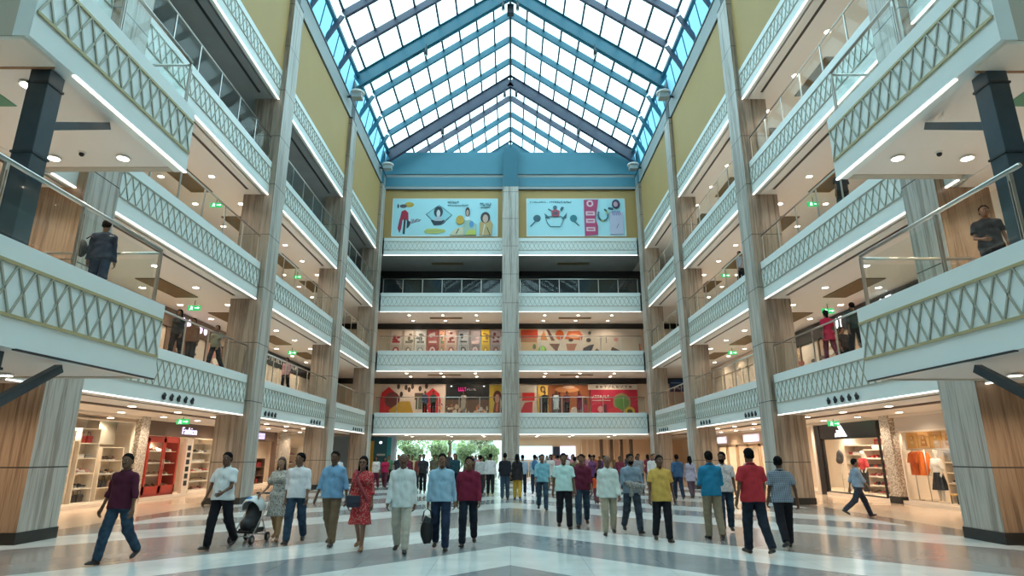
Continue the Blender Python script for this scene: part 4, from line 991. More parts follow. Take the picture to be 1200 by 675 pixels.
# --- left, first shop: shoes and bags on white units behind glass
shop_window(-1, 14.3, 23.2, .12, 2.85, 'long clear shop window of the shoe shop with white shelves', M['creamlight'], 4)
for (a, b, z1, rows, nm, kinds, dkp) in [(16.9, 18.9, 2.4, 5, 'wide white shoe unit', [('box', (GY, WH)), ('shoe', (WH, DK)), ('handbag', (DK, PK)), ('shoe', (WH, PK)), ('shoe', (DK, TN))], 0),
                              (19.15, 20.5, 2.45, 5, 'pink-shoe white unit', [('box', (DK, GY)), ('handbag', (DK, GY)), ('shoe', (PK, WH)), ('shoe', (WH, PK)), ('shoe', (WH, PK))], 0),
                              (20.75, 21.75, 2.55, 5, 'narrow red-bag unit', [('handbag', (DK, GY)), ('shoe', (DK, GY)), ('shoe', (WH, PK)), ('box', (WH, GY)), ('handbag', (RD, GY, WH))], 0),
                              (21.95, 23.2, 1.95, 4, 'low white unit', [None, ('handbag', (TN, DK)), ('shoe', (TN, DK, BR)), ('shoe', (DK, BR))], 1)]:
    shelf_unit(-1, 14.25, a, b, .12, z1, rows, nm, M['creamlight'], M['cream'], kinds, int(a*10), label='white display shelving in the left shoe shop: the '+nm)
struct(MB().box(-14.62, -14.6, 22.1, 23.1, 2.05, 2.85), 'wall_shop_panel', cmat((.30, .27, .22)))
shoplamps(-1, 15, 23.2, 14.3, 2.98, 4, None, 'first shoe shop')
struct(MB().box(-14.1, -13.84, 23.35, 23.9, 0, B[1]), 'column_mosaic', mosaic, 'white mosaic pillar between the two shops on the left')
# --- left, second shop: red framed show-case, brown fascia with a lit sign
struct(MB().box(-13.95, -14.1, 24.0, 33.0, 2.42, B[1]-.1), 'wall_fascia', M['brownwall'])
r = tag(empty('display_cabinet', (-14.0, 25.35, 0.12)), 'tall red framed glass show-case full of shoes', 'cabinet')
MB().box(-.02, -.62, -1.15, 1.15, 0, .32).build('plinth', cmat((.40, .05, .03), .4), r); MB().box(-.60, -.63, -1.15, 1.15, .32, 2.2).build('back_panel', M['cream'], r); MB().box(0, -.62, -1.15, 1.15, 2.15, 2.28).build('cabinet_top', cmat((.42, .04, .03), .4), r)
for s in (-1, 1): MB().box(-.0, -.62, s*1.15, s*1.09, 0, 2.2).build('side_panel', cmat((.42, .04, .03), .4), r)
for k in (1, 2, 3): MB().box(-.05, -.6, -1.09, 1.09, .32+k*.46-.02, .32+k*.46).build('shelf_board', M['creamlight'], r)
for s in (-1, 1):
    d = MB(); a, b = (-1.13, -.01) if s < 0 else (.01, 1.13)
    d.box(.0, .04, a, a+.10, .1, 2.2).box(.0, .04, b-.10, b, .1, 2.2).box(.0, .04, a, b, .1, .38).box(.0, .04, a, b, 2.04, 2.2)
    o = d.build('door', cmat((.45, .05, .03), .35), r); MB().box(.015, .02, a+.1, b-.1, .38, 2.04).build('door_glass', M['shopglass'], o); h = MB(); h.tube([(.07, s*.06, 1.0), (.07, s*.06, 1.4)], .012, 6); h.build('handle', M['steel'], o)
q = random.Random(5)
for k in range(4):
    for j in range(6):
        place(('shoe',)+q.choice([DK, BR, WH, TN]), (-14.30, 24.45+.36*j, .12+.325+k*.46), math.pi/2+q.uniform(-.8, .8), 'shoe, %s along the %s shelf of the red framed show-case' % (NTH[j], ORD[k]), 'shoes in the red show-case', 1.2)
downlight(-14.35, 25.35, 2.2+.12-.03, 'small lamp in the top of the red show-case', 'lamps in the red show-case', 25)
sg = tag(empty('shop_sign', (-13.93, 27.1, 2.66)), 'lit violet-white sign reading Fashion over the second shop', 'sign')
text('lettering', 'Fashion', .42, mat('violet_letters', (.8, .8, 1), emit=(.72, .66, 1.0), estr=1.5), sg, (0, 0, 0), (math.pi/2, 0, math.pi/2), .015); MB().box(-.03, 0, -.75, .75, -.03, .0).build('mounting_rail', M['brownwall'], sg)
tp = tag(empty('totem_panel', (-13.9, 26.9+.3, .12)), 'white upright panel with a column of dark square marks', 'display panel'); MB().box(-.14, .0, -.24, .24, 0, 2.25).build('board', M['creamlight'], tp)
for k in range(6): MB().box(0, .02, -.13, .11, .30+k*.29, .50+k*.29).build('square_mark', M['black'], tp)
shop_window(-1, 27.6, 32.8, .12, 2.4, 'glazed front of the second shop behind the third column', M['creamlight'], 3)
shelf_unit(-1, 14.3, 28.0, 30.2, .12, 2.2, 5, 'pale unit in the second shop', M['creamlight'], M['cream'], [('shoe', (BR, PK)), ('shoe', (TN, DK)), ('shoe', (RD, WH)), ('box', (WH, TN)), ('shoe', (DK, WH))], 77)
shoplamps(-1, 27, 33, 14.35, 2.98, 3, None, 'second shop on the left')
# --- left, third shop: dark frame, red poster, mosaic pillar
struct(MB().box(-13.93, -14.1, 33.2, 37.2, 2.42, B[1]-.1).box(-13.9, -14.1, 37.0, 37.3, 0, B[1]-.1).box(-13.9, -14.1, 33.2, 33.5, 0, B[1]-.1), 'wall_fascia', M['brownwall'])
panel('shop_sign', (-13.92, 35.3, 2.55), (0, -1, 0), (1, 0, 0), .95, .30, mat('lilac_sign', (.7, .6, 1), emit=(.62, .55, 1), estr=1.5), 'small lilac lit sign over the dark-framed third shop', 'sign', None, .05, lambda A: glyphs(A, .08, .92, .5, .5, (1, 1, 1), 6, 5))
panel('wall_poster', (-15.6, 34.0, .5), (0, 1, 0), (1, 0, 0), 2.6, 1.9, cmat((.55, .08, .03)), 'red poster with gold print inside the dark-framed shop', 'poster', None, .04, lambda A: (A.rect(.1, .55, .9, .9, (.65, .25, .08)), glyphs(A, .15, .85, .72, .2, (.7, .45, .1), 7, 2), A.ell(.5, .3, .3, .2, (.2, .03, .02))))
shelf_unit(-1, 14.3, 34.0, 36.8, .12, 1.5, 3, 'unit of the dark-framed shop', M['brownwall'], M['cream'], [('handbag', (BR, DK, RD)), ('handbag', (DK, BR)), ('handbag', (DK, RD))], 44)
shoplamps(-1, 33.3, 42, 14.4, 2.98, 3, None, 'third shop on the left')
struct(MB().box(-14.1, -13.84, 37.6, 39.4, 0, B[1]), 'column_mosaic', mosaic, 'wide mosaic pillar beyond the dark-framed shop on the left')
shop_window(-1, 39.8, 42.3, .12, 2.85, 'narrow lit shop window beyond the mosaic pillar on the left', M['creamlight'], 1)
shelf_unit(-1, 14.3, 40.0, 42.2, .12, 2.2, 4, 'unit in the last shop on the left', M['creamlight'], M['cream'], [('shoe', (DK, PK))], 12)
# --- right, first shop: orange bag pictures, clothes, mannequin
struct(MB().box(13.95, 14.1, 14, 22.6, 2.50, B[1]-.1), 'wall_fascia', cmat((.62, .56, .50), .5))
shop_window(1, 14.2, 22.5, .12, 2.5, 'long clear shop window with orange bag pictures behind it', M['creamlight'], 4)
for k in range(6):
    def art(A, k=k): A.poly([(.22, .12), (.78, .12), (.70, .62), (.30, .62)], (.48, .20, .03) if k % 2 else (.58, .36, .12)); A.ell(.5, .66, .16, .16, (.50, .26, .05), 12); A.ell(.5, .66, .10, .10, (.72, .45, .22), 12); A.rect(.36, .3, .64, .42, (.72, .48, .25))
    panel('bag_picture', (14.30, 22.55-.62*k, 1.90), (0, -1, 0), (-1, 0, 0), .58, .54, cmat((.70, .42, .17) if k % 2 else (.66, .34, .08)), 'orange picture of a handbag, number %s from the mosaic pillar' % ['one', 'two', 'three', 'four', 'five', 'six'][k], 'picture', 'orange handbag pictures', .03, art)
def mannequin(x, y, face, topc, botc, label, skirt=True, z=.12):
    r = tag(empty('mannequin', (x, y, z), face), label, 'mannequin')
    def body(P): return union([ell(P, (0, 0, 1.62), (.075, .085, .11)), cap(P, (0, 0, 1.42), (0, 0, 1.56), .045, .045), cap(P, (-.06, 0, 1.25), (.06, 0, 1.25), .11, .11, .8), cap(P, (-.13, 0, 1.38), (.13, 0, 1.38), .05, .05), cap(P, (0, 0, .95), (0, 0, 1.1), .13, .10, .8),
                            cap(P, (-.18, 0, 1.38), (-.26, 0, 1.1), .045, .035), cap(P, (-.26, 0, 1.1), (-.25, -.1, .88), .035, .03), cap(P, (.18, 0, 1.38), (.26, 0, 1.1), .045, .035), cap(P, (.26, 0, 1.1), (.25, -.1, .88), .035, .03),
                            cap(P, (-.09, 0, .9), (-.09, 0, .1), .08, .04), cap(P, (.09, 0, .9), (.09, 0, .1), .08, .04)], .03)
    np_mesh('figure', [nets(body, (-.36, -.22, .02), (.36, .2, 1.8), .018)], cmat((.70, .66, .60), .4), r)
    np_mesh('top', [nets(lambda P: np.maximum(union([cap(P, (-.07, 0, 1.25), (.07, 0, 1.25), .135, .135, .85), cap(P, (-.15, 0, 1.37), (.15, 0, 1.37), .07, .07), cap(P, (0, 0, 1.0), (0, 0, 1.1), .16, .14, .8), cap(P, (-.18, 0, 1.37), (-.27, 0, 1.12), .07, .07), cap(P, (.18, 0, 1.37), (.27, 0, 1.12), .07, .07)], .03), np.maximum(.98-P[:, 2], P[:, 2]-1.43)), (-.4, -.25, .9), (.4, .25, 1.5), .018)], topc, r)
    np_mesh('skirt' if skirt else 'trousers', [nets(lambda P: np.maximum(cap(P, (0, 0, 1.0), (0, 0, .42), .14, .27, .8)+.02*np.sin(np.arctan2(P[:, 0], P[:, 1])*12), np.maximum(.42-P[:, 2], P[:, 2]-1.04)), (-.4, -.4, .35), (.4, .4, 1.1), .02)] if skirt else
            [nets(lambda P: np.maximum(np.minimum(cap(P, (-.09, 0, .92), (-.1, 0, .1), .10, .065), cap(P, (.09, 0, .92), (.1, 0, .1), .10, .065)), np.maximum(.12-P[:, 2], P[:, 2]-1.03)), (-.3, -.3, .05), (.3, .3, 1.1), .02)], botc, r)
    MB().disc((0, 0, 0), .2, .02, 16).build('base', M['steel'], r); return r
def rail_rack(sx, x, y0, y1, cols, label, where, z=.12, h=1.75):
    r = tag(empty('clothes_rack', (sx*x, (y0+y1)/2, z)), label, 'rack', 'clothes racks'); L = (y1-y0)/2
    for s in (-1, 1):
        m = MB(); m.tube([(0, s*L, 0), (0, s*L, h)], .018, 8); m.build('upright', M['steel'], r); m = MB(); m.tube([(-.2, s*L, .02), (.2, s*L, .02)], .018, 8); m.build('foot', M['steel'], r)
    m = MB(); m.tube([(0, -L, h), (0, L, h)], .015, 8); m.build('rail', M['steel'], r)
    n = len(cols)
    for k, (cn, c) in enumerate(cols):
        g = tag(empty('hanging_garment', (sx*x, y0+(y1-y0)*(k+.5)/n, z+h)), '%s top, %s on the %s' % (cn, NTH[k], where), 'garment', 'garments on the '+where)
        b = MB(); b.prism([(-.20, -.12), (-.06, -.05), (.06, -.05), (.20, -.12), (.27, -.42), (.20, -.44), (.17, -.30), (.18, -.85), (-.18, -.85), (-.17, -.30), (-.20, -.44), (-.27, -.42)], 'y', -.035, .035); b.build('cloth', cmat(c, .8), g, bevel=.01)
        hk = MB(); hk.tube([(0, 0, .015), (0, 0, -.06)], .006, 5); hk.build('hanger', M['steel'], g)
orange = ('orange', (.72, .16, .02))
struct(MB().box(14.30, 14.34, 18.7, 22.7, 1.84, 2.6), 'wall_display_board', M['cream'])
rail_rack(1, 14.42, 21.95, 22.6, [orange, ('deep orange', (.62, .12, .02)), orange, ('coral', (.70, .20, .08))], 'chrome rack of orange tops in the first shop window on the right', 'rack beside the mosaic pillar', .12, 1.72)
mannequin(14.45, 21.45, -math.pi/2, cmat((.80, .78, .76), .8), cmat((.015, .015, .02), .8), 'mannequin in a white top and long black skirt in the shop window')
shelf_unit(1, 14.40, 18.9, 21.0, .12, 1.78, 5, 'wide unit of the orange bag shop', M['cream'], M['cream'], [('handbag', (TN, BR, DK)), ('handbag', (TN, GY, BR)), ('shoe', (BR, DK, TN)), ('handbag', (BR, DK, PK)), ('shoe', (BR, TN, PK))], 31)
shelf_unit(1, 14.40, 15.6, 18.7, .12, 1.78, 4, 'longer unit of the orange bag shop', M['cream'], M['cream'], [('handbag', (TN, BR)), ('shoe', (BR, DK)), ('shoe', (TN, DK)), ('handbag', (DK, BR))], 32, per=7)
for k in range(3):
    r = tag(empty('shop_chair', (14.22, 19.3+.55*k, .12)), 'low metal-framed stool with an amber seat in the shop window, %s' % ['beside the far unit', 'the middle one', 'beside the mannequin'][k], 'stool', 'amber stools in the shop window')
    MB().box(-.12, .12, -.16, .16, .30, .35).build('seat', cmat((.62, .36, .08)), r, bevel=.01)
    for a in (-1, 1):
        for b in (-1, 1): MB().bar((a*.10, b*.14, 0), (a*.10, b*.14, .31), .02, .02).build('leg', M['darksteel'], r)
shoplamps(1, 15, 22.6, 14.45, 2.98, 4, SHOP_E*1.2, 'orange bag shop')
struct(MB().box(13.84, 14.1, 22.75, 23.35, 0, B[1]), 'column_mosaic', mosaic, 'white mosaic pillar between the two shops on the right')
struct(MB().box(13.82, 14.12, 22.73, 23.37, 0, .24), 'trim_pillar_foot', M['plinth'])
# --- right, second shop: black frame and header with the white triangular three-bar mark
struct(MB().box(13.9, 14.1, 23.7, 28.5, 2.38, B[1]-.12).box(13.88, 14.1, 28.1, 28.5, 0, B[1]-.12), 'wall_fascia', M['black'])
struct(MB().box(13.84, 14.12, 28.5, 28.75, 0, B[1]-.1), 'trim_jamb', M['creamlight'])
sg = tag(empty('shop_sign', (13.9, 26.75, 2.38)), 'white lit triangular mark of three slanted bars on the black fascia', 'sign')
MB().box(0, -.02, 0, -1.0, .0, .02).build('mounting_rail', M['black'], sg)
A = Art((-.01, 0, .04), (0, -1, 0), (-1, 0, 0), .95, .50)
A.poly([(.0, .0), (.17, .0), (.27, .20), (.07, .32)], M['sky_white']); A.poly([(.27, .0), (.50, .0), (.55, .08), (.37, .50), (.17, .56)], M['sky_white']); A.poly([(.63, .0), (1.0, .0), (.55, 1.0), (.34, .86), (.42, .64)], M['sky_white'])
A.done('three_bar_mark', sg)
shop_window(1, 23.75, 28.1, .12, 2.38, 'glazed front of the black-framed sports shop', M['black'], 3)
panel('wall_banner', (16.4, 28.2, 1.75), (0, -1, 0), (-1, 0, 0), 2.2, .62, cmat((.62, .04, .05)), 'red banner on the rear wall of the sports shop', 'banner', None, .04, lambda A: (A.rect(.05, .6, .95, .85, (.72, .25, .2)), glyphs(A, .1, .9, .3, .25, (.8, .3, .3), 8, 3)))
shelf_unit(1, 14.9, 24.2, 26.6, .12, 1.9, 5, 'front unit of the sports shop', M['creamlight'], M['cream'], [('shoe', (RD, BR)), ('shoe', (DK, RD)), ('shoe', (RD, WH)), ('box', (RD, DK)), ('shoe', (WH, RD))], 51)
shelf_unit(1, 15.5, 26.9, 29.2, .12, 2.1, 5, 'rear unit of the sports shop', M['creamlight'], M['cream'], [('shoe', (RD, BR)), ('shoe', (DK, WH)), ('shoe', (RD, WH)), ('shoe', (WH, RD)), ('box', (WH, RD))], 52)
mannequin(14.5, 26.0, -math.pi/2, cmat((.62, .05, .06), .8), cmat((.03, .03, .04), .8), 'mannequin in a red top and dark trousers in the sports shop', False)
bs = tag(empty('backpack_stand', (14.5, 27.75, .12)), 'thin metal stand in the sports shop window', 'stand'); m = MB(); m.tube([(0, 0, 0), (0, 0, 1.15)], .014, 8); m.build('pole', M['steel'], bs); MB().disc((0, 0, 0), .18, .02, 14).build('base', M['steel'], bs)
for a in (0, 1): m = MB(); m.tube([(0, -.22, 1.15), (0, .22, 1.15)] if a else [(0, -.2, .55), (0, .2, .55)], .01, 6); m.build('arm', M['steel'], bs)
bp = tag(empty('backpack', (14.5, 27.75, 1.29)), 'black backpack on the metal stand in the sports shop window', 'backpack')
np_mesh('pack_body', [nets(lambda P: union([ell(P, (0, 0, .30), (.12, .20, .29)), ell(P, (-.08, 0, .16), (.08, .16, .14))], .04), (-.25, -.3, -.05), (.2, .3, .65), .02)], cmat((.03, .03, .035), .7), bp); m = MB(); m.tube([(0, -.04, .56), (0, 0, .62), (0, .04, .56)], .012, 6); m.build('carry_loop', M['black'], bp)
shoplamps(1, 23.8, 28.2, 14.5, 2.98, 3, SHOP_E*1.1, 'sports shop'); shoplamps(1, 24, 32.6, 15.8, 2.98, 2, SHOP_E*.8, 'rear of the right shops')
# --- right, third shops: two lit signs, glazed cream doors
struct(MB().box(13.9, 14.1, 33.2, 42.4, 2.30, B[1]-.1), 'wall_fascia', cmat((.55, .42, .30), .5))
for k, (y0, y1) in enumerate(((37.2, 34.9), (41.9, 40.2))):
    panel('shop_sign', (13.88, y0, 2.42), (0, -1, 0), (-1, 0, 0), y0-y1, .42, mat('sign_glow_%d' % k, (.6, .5, .5), emit=(.85, .78, .95), estr=.8), ['wide', 'short'][k]+' lit white shop sign on the brown fascia of the glazed cream shops', 'sign', 'lit signs beyond the sports shop', .05, lambda A: glyphs(A, .05, .95, .5, .6, M['sky_white'], 6, 9))
for k in range(5):
    y = 33.6+1.75*k
    r = tag(empty('glass_door', (14.0, y+.8, .12)), 'cream framed glass door, %s from the fourth column' % ['first', 'second', 'third', 'fourth', 'fifth'][k], 'door', 'glass doors of the cream shops')
    f = MB(); f.box(-.03, .03, -.8, -.68, 0, 2.18).box(-.03, .03, .68, .8, 0, 2.18).box(-.03, .03, -.8, .8, 0, .14).box(-.03, .03, -.8, .8, 2.06, 2.18); f.build('frame', cmat((.55, .40, .26), .5), r); MB().box(-.006, .006, -.68, .68, .14, 2.06).build('glass_pane', M['shopglass'], r)
    m = MB(); m.tube([(-.06, .5, .9), (-.06, .5, 1.4)], .014, 6); m.build('handle', M['steel'], r)
shoplamps(1, 33.4, 42, 14.7, 2.98, 4, SHOP_E*1.3, 'cream glazed shops')

# ================================================================ FIRST AND SECOND GALLERY SHOP FRONTS
def upper_front(sx, lv, y0, y1, hm, seed, label, sign=None, goods=True):
    r = tag(empty('gallery_shopfront', (sx*SX, (y0+y1)/2, T[lv])), label, 'shop front', 'gallery shop fronts'); q = random.Random(seed); L = (y1-y0)/2
    MB().box(0, -sx*.12, -L, L, 2.15, 2.88).build('fascia_board', hm, r)
    n = max(2, int((y1-y0)/1.6)); w_ = 2*L/n
    for k in range(n):
        a = -L+k*w_
        c = q.choice([(.50, .36, .26), (.62, .50, .40), (.20, .10, .07), (.48, .22, .16), (.66, .58, .50), (.30, .26, .22)]) if goods else (.68, .58, .48)
        MB().box(0, -sx*.05, a+.06, a+w_-.06, .1, 2.1).build('window_panel', cmat(c, .5), r)
        MB().box(0, -sx*.10, a-.03, a+.06, 0, 2.15).build('pilaster', M['creamlight'] if not goods else M['brownwall'], r)
    A = Art((-sx*.055, -L, 0), (0, 1, 0), (-sx, 0, 0), 2*L, 2.1)
    if goods:
        for k in range(n*5): A.ell(q.uniform(.02, .98), q.choice([.25, .45, .65, .82])+q.uniform(-.03, .03), q.uniform(.008, .02), q.uniform(.03, .08), q.choice([(.10, .08, .07), (.55, .42, .12), (.62, .52, .44), (.35, .10, .08), (.7, .66, .6)]), 8)
    else:
        for k in range(n): u = (k+.5)/n; A.poly([(u-.3/n, .06), (u+.3/n, .06), (u+.3/n, .7), (u+.2/n, .84), (u, .90), (u-.2/n, .84), (u-.3/n, .7)], (.72, .64, .56))
    A.done('window_display', r)
    if sign:
        for (u0, u1, m, h) in sign:
            S2 = Art((-sx*.12, -L, 2.2), (0, 1, 0), (-sx, 0, 0), 2*L, .62); glyphs(S2, u0, u1, .5, h, m, max(2, int((u1-u0)*2*L/.34)), seed); S2.done('sign_lettering', r)
    return r
cw_ = M['sky_white']; pinkl = mat('pink_letters', (.9, .7, .9), emit=(.85, .68, .95), estr=1.6)
upper_front(-1, 1, 17.5, 32.2, M['brownwall'], 3, 'brown shops with pink-white lettering on the left first gallery', [(.50, .56, pinkl, .8), (.60, .66, pinkl, .55), (.30, .36, mat('amber_letters', (.8, .6, .1), emit=(.9, .6, .1), estr=.8), .5)])
upper_front(-1, 1, 32.6, 47, M['black'], 5, 'black fascia with small white lettering on the left first gallery', [(.05, .45, cmat((.55, .52, .5)), .42)], False)
upper_front(1, 1, 16.5, 32.2, M['black'], 7, 'black fascia with white and red lit signs on the right first gallery', [(.30, .36, cw_, .8), (.52, .56, cw_, .7), (.42, .47, mat('red_letters', (.8, .05, .1), emit=(.9, .05, .12), estr=1.0), .6)])
upper_front(1, 1, 32.6, 47, cmat((.62, .52, .43)), 9, 'cream arched front on the right first gallery before the corner', None, False)
o = tag(empty('round_emblem', (SX-.13, 38.2, 5.35)), 'round brown emblem on the cream arched front of the right first gallery', 'emblem'); m = MB(); m.tube([(0, 0, 0), (-.07, 0, 0)], .42, 20); m.build('disc', M['wood'], o); m = MB(); m.tube([(-.07, 0, 0), (-.085, 0, 0)], .22, 16); m.build('centre', cmat((.45, .25, .12)), o)
panel('blue_sign', (12.2, 46.9, 6.35), (1, 0, 0), (0, -1, 0), 1.8, .95, cmat((.01, .05, .16), .4), 'deep blue sign board with white lettering in the right corner of the first gallery', 'sign', None, .08, lambda A: (glyphs(A, .15, .85, .30, .18, (.6, .65, .7), 7, 4), A.rect(.05, .68, .95, .74, (.2, .35, .6))))
for sx in (-1, 1):
    for (a, b, i) in ((15.5, 32.2, 0), (32.6, 47, 1)):
        upper_front(sx, 2, a, b, M['brownwall'] if sx < 0 else M['darksteel'], 20+i+sx, '%s fronted shops on the %s second gallery, %s' % ('brown' if sx < 0 else 'dark', SIDE[sx], ['before the fourth column', 'before the corner'][i]))
# emblems on the first fascia
def emblems(sx, y0, y1, n, label):
    r = tag(empty('fascia_emblems', (sx*(PX-.02), (y0+y1)/2, 3.26)), label, 'sign', 'emblem rows on the first fascia'); q = random.Random(n*3+int(y0))
    for k in range(n):
        y = (y1-y0)*((k+.5)/n-.5)*(-sx)*-1; m = MB(); X = -sx*.015
        m.tube([(X, y-.05, -.07), (X, y-.07, 0), (X, y, .08), (X, y+.06, .03), (X, y+.03, -.05), (X, y-.02, -.09)], .028, 6); m.tube([(X, y, .02), (X, y+.05, -.09)], .022, 6)
        m.build('emblem', M['black'] if y0 < 30 else M['darksteel'], r)
for sx in (-1, 1):
    emblems(sx, 17.0, 18.95, 5, 'row of five dark looped emblems on the %s first fascia next to the platform' % SIDE[sx]); emblems(sx, 24.3, 25.7, 4, 'row of four dark emblems on the %s first fascia past the third column' % SIDE[sx])
    emblems(sx, 30.0, 31.8, 4, 'row of four small emblems on the %s first fascia before the fourth column' % SIDE[sx]); emblems(sx, 38.2, 40.8, 5, 'row of five small emblems on the %s first fascia before the corner' % SIDE[sx])

# ================================================================ BEYOND THE BACK FASCIA
struct(MB().box(-19, 19, 49, 64, 3.25, 3.5), 'ceiling', M['creamlight'])
struct(MB().box(-.6, 17, 49.3, 49.35, 2.9, 3.1).box(-9.6, -.6, 48.9, 49.1, 2.8, 3.1), 'trim_head', M['creamlight'])
struct(MB().box(-.7, -.45, 49, 64, 0, 3.3), 'wall_partition', M['creamlight'])
struct(MB().box(-18.5, -9.3, 49.2, 49.5, 0, 3.3).box(-9.6, -8.9, 48.4, 49.2, 0, 3.1), 'wall_back_left', mat('pale_blue_wall', (.45, .62, .78), .6))
panel('wall_panel', (-11.2, 47.9, 0.02), (1, 0, 0), (0, -1, 0), 2.1, 2.95, cmat((.01, .10, .15), .4), 'dark teal panel beside the entrance with a yellow strip', 'wall panel', None, .08, lambda A: (A.rect(.10, .15, .38, .92, (.62, .38, .06)), A.rect(.5, .55, .8, .6, (.4, .5, .5)), A.rect(.86, .0, 1, 1, (.02, .30, .38)), A.ell(.62, .88, .05, .03, M['sky_white'])))
struct(MB().box(0, 17, 62, 62.3, 0, 3.3), 'wall_hall_end', M['cream']); struct(MB().box(16.9, 17.2, 49, 62, 0, 3.3), 'wall_hall_side', M['cream'])
panel('light_fascia', (.2, 61.98, 1.3), (1, 0, 0), (0, -1, 0), 3.9, 1.25, mat('pale_lit_panel', (.6, .8, .9), emit=(.55, .80, 1.0), estr=1.3), 'long pale blue lit shop panel at the end of the hall', 'light panel', None, .1)
panel('light_fascia', (4.9, 61.98, 1.3), (1, 0, 0), (0, -1, 0), 1.5, 1.25, mat('pale_lit_panel_2', (.7, .75, .95), emit=(.70, .75, 1.0), estr=1.3), 'short white lit shop panel with dark lettering at the end of the hall', 'light panel', None, .1, lambda A: glyphs(A, .1, .9, .15, .12, (.1, .12, .3), 8, 2))
panel('navy_panel', (4.2, 61.98, 1.1), (1, 0, 0), (0, -1, 0), .65, 1.4, cmat((.02, .04, .10)), 'navy upright panel between the two lit panels of the hall end', 'wall panel', None, .16)
for k in range(7):
    struct(MB().box(6.6+.62*k, 6.6+.62*k+.42, 58, 58.5, 0, 3.2), 'column_cream', cmat((.66, .48, .34), .6)); 
for k in range(4): struct(MB().box(7.2+.8*k, 7.45+.8*k, 50.5, 50.8, 0, 3.2), 'column_dark', M['brownwall'])
for x in (2, 5, 8, 12):
    for y in (51, 55, 59): downlight(x, y, 3.25, 'far hall ceiling downlight, %s row, %s across' % ({51: 'front', 55: 'middle', 59: 'rear'}[y], {2: 'first', 5: 'second', 8: 'third', 12: 'fourth'}[x]), 'downlights of the far hall', 90)
# trees and a pale building outside
def tree(x, y, h, r_, seed, label, col):
    q = random.Random(seed); t = tag(empty('tree', (x, y, -.05)), label, 'tree', 'trees outside the entrance')
    m = MB(); m.tube([(0, 0, 0), (.1, 0, h*.4), (0, .1, h*.7)], [.22, .16, .08], 8); [m.tube([(0, 0, h*.45), (math.cos(a)*r_*.5, math.sin(a)*r_*.5, h*.7)], [.08, .04], 6) for a in (0, 2, 4)]; m.build('trunk', cmat((.12, .09, .06), .9), t)
    f = MB(); blobs = [(q.uniform(-.6, .6)*r_, q.uniform(-.5, .5)*r_, h*q.uniform(.35, .95), r_*q.uniform(.3, .5)) for _ in range(12)]
    for k in range(2600):
        bx, by, bz, br = q.choice(blobs); v = Vector((q.gauss(0, 1), q.gauss(0, 1), q.gauss(0, .8))).normalized()*br*q.uniform(.7, 1); c = Vector((bx, by, bz))+v
        a = Vector((q.gauss(0, 1), q.gauss(0, 1), q.gauss(0, 1))).normalized()*.16; b = a.cross(Vector((q.gauss(0, 1), q.gauss(0, 1), q.gauss(0, 1)))).normalized()*.07
        f.add([c-a, c+b, c+a, c-b], [(0, 1, 2, 3)], q.randrange(2))
    f.build('foliage', [cmat(col, .7), cmat(tuple(k*1.5 for k in col), .7)], t)
tree(-11.5, 70, 6.0, 2.6, 1, 'broad light green tree outside the entrance beside the blue jamb', (.36, .46, .26)); tree(-7.2, 74, 6.5, 2.8, 2, 'tall bright green tree in the middle of the entrance', (.42, .54, .26)); tree(-3.4, 71, 5.2, 2.0, 3, 'small grey-green tree outside beside the central column', (.42, .46, .34)); tree(-16, 79, 7, 3, 4, 'dark green tree behind the broad one', (.26, .34, .18)); tree(-9.5, 82, 7, 3, 5, 'distant tree between the broad and tall ones', (.34, .42, .25))
for k, (x, y, lb) in enumerate([(-10.2, 65.5, 'blue jamb'), (-7.6, 67, 'tall bright tree'), (-4.8, 66.5, 'middle of the entrance'), (-13.2, 66, 'far side of the blue jamb'), (-2.2, 66, 'central column')]): tree(x, y, 2.6, 1.2, 20+k, 'low rounded shrub outside the entrance, near the '+lb, (.38, .46, .27))
b = tag(empty('pale_building', (-3, 100, -.05)), 'pale building in the daylight beyond the trees', 'building'); MB().box(-9, 9, 0, 8, 0, 6).build('wall', M['white'], b); MB().box(-9.3, 9.3, -.3, 8.3, 6, 6.4).build('roof', M['grey'], b)
for k in range(5): MB().box(-7+3*k, -5.6+3*k, -.05, .02, 2, 3.6).build('window', M['grey'], b)
# ================================================================ WHO IS WHERE
navy = cloth((.018, .03, .06), 'denim'); jeans = cloth((.028, .055, .09), 'denim'); blk = cloth((.012, .013, .018)); khaki = cloth((.26, .21, .14)); cream_t = cloth((.52, .50, .43)); darkj = cloth((.014, .02, .032), 'denim'); brown_t = cloth((.15, .105, .065))
WHT = (.66, .70, .72)
P = {}
P['a'] = person((-6.33, 10.45, 0), -.15, 'man in a maroon shirt and jeans striding past the first column', h=1.67, stride=17, phase=-1, tc=cloth((.075, .014, .032)), sleeve='rolled', bc=jeans, skin=0, wt=1.02, moustache=True, yaw=14, hem=.84, arms={-1: (-3, 17, 14, -.08), 1: (4, 13, 12, -.06)})
P['b'] = person((-5.38, 12.0, 0), -.18, 'man in a white short-sleeved shirt and black trousers beside the stroller', h=1.69, stride=14, phase=-1, tc=cloth(WHT), sleeve='short', bc=blk, skin=3, wt=1.08, arms={-1: (10, 14, 12, 0), 1: (22, 6, 48, .1)})
P['c'] = person((-4.74, 13.12, 0), .05, 'woman in a grey patterned dress pushing the stroller', h=1.60, stride=14, phase=1, female=True, hair='long', haircol=mat('brown_hair', (.035, .018, .012), .5), top='dress', dress_hem=.50, sleeve='short', tc=cloth((.42, .40, .36), 'floral', (.10, .10, .11), 1.3), bottom='leggings', bc=cloth((.38, .24, .12)), shoe=TAN, skin=2, arms={-1: (6, 20, 50, -.1), 1: (8, 6, 20, 0)})
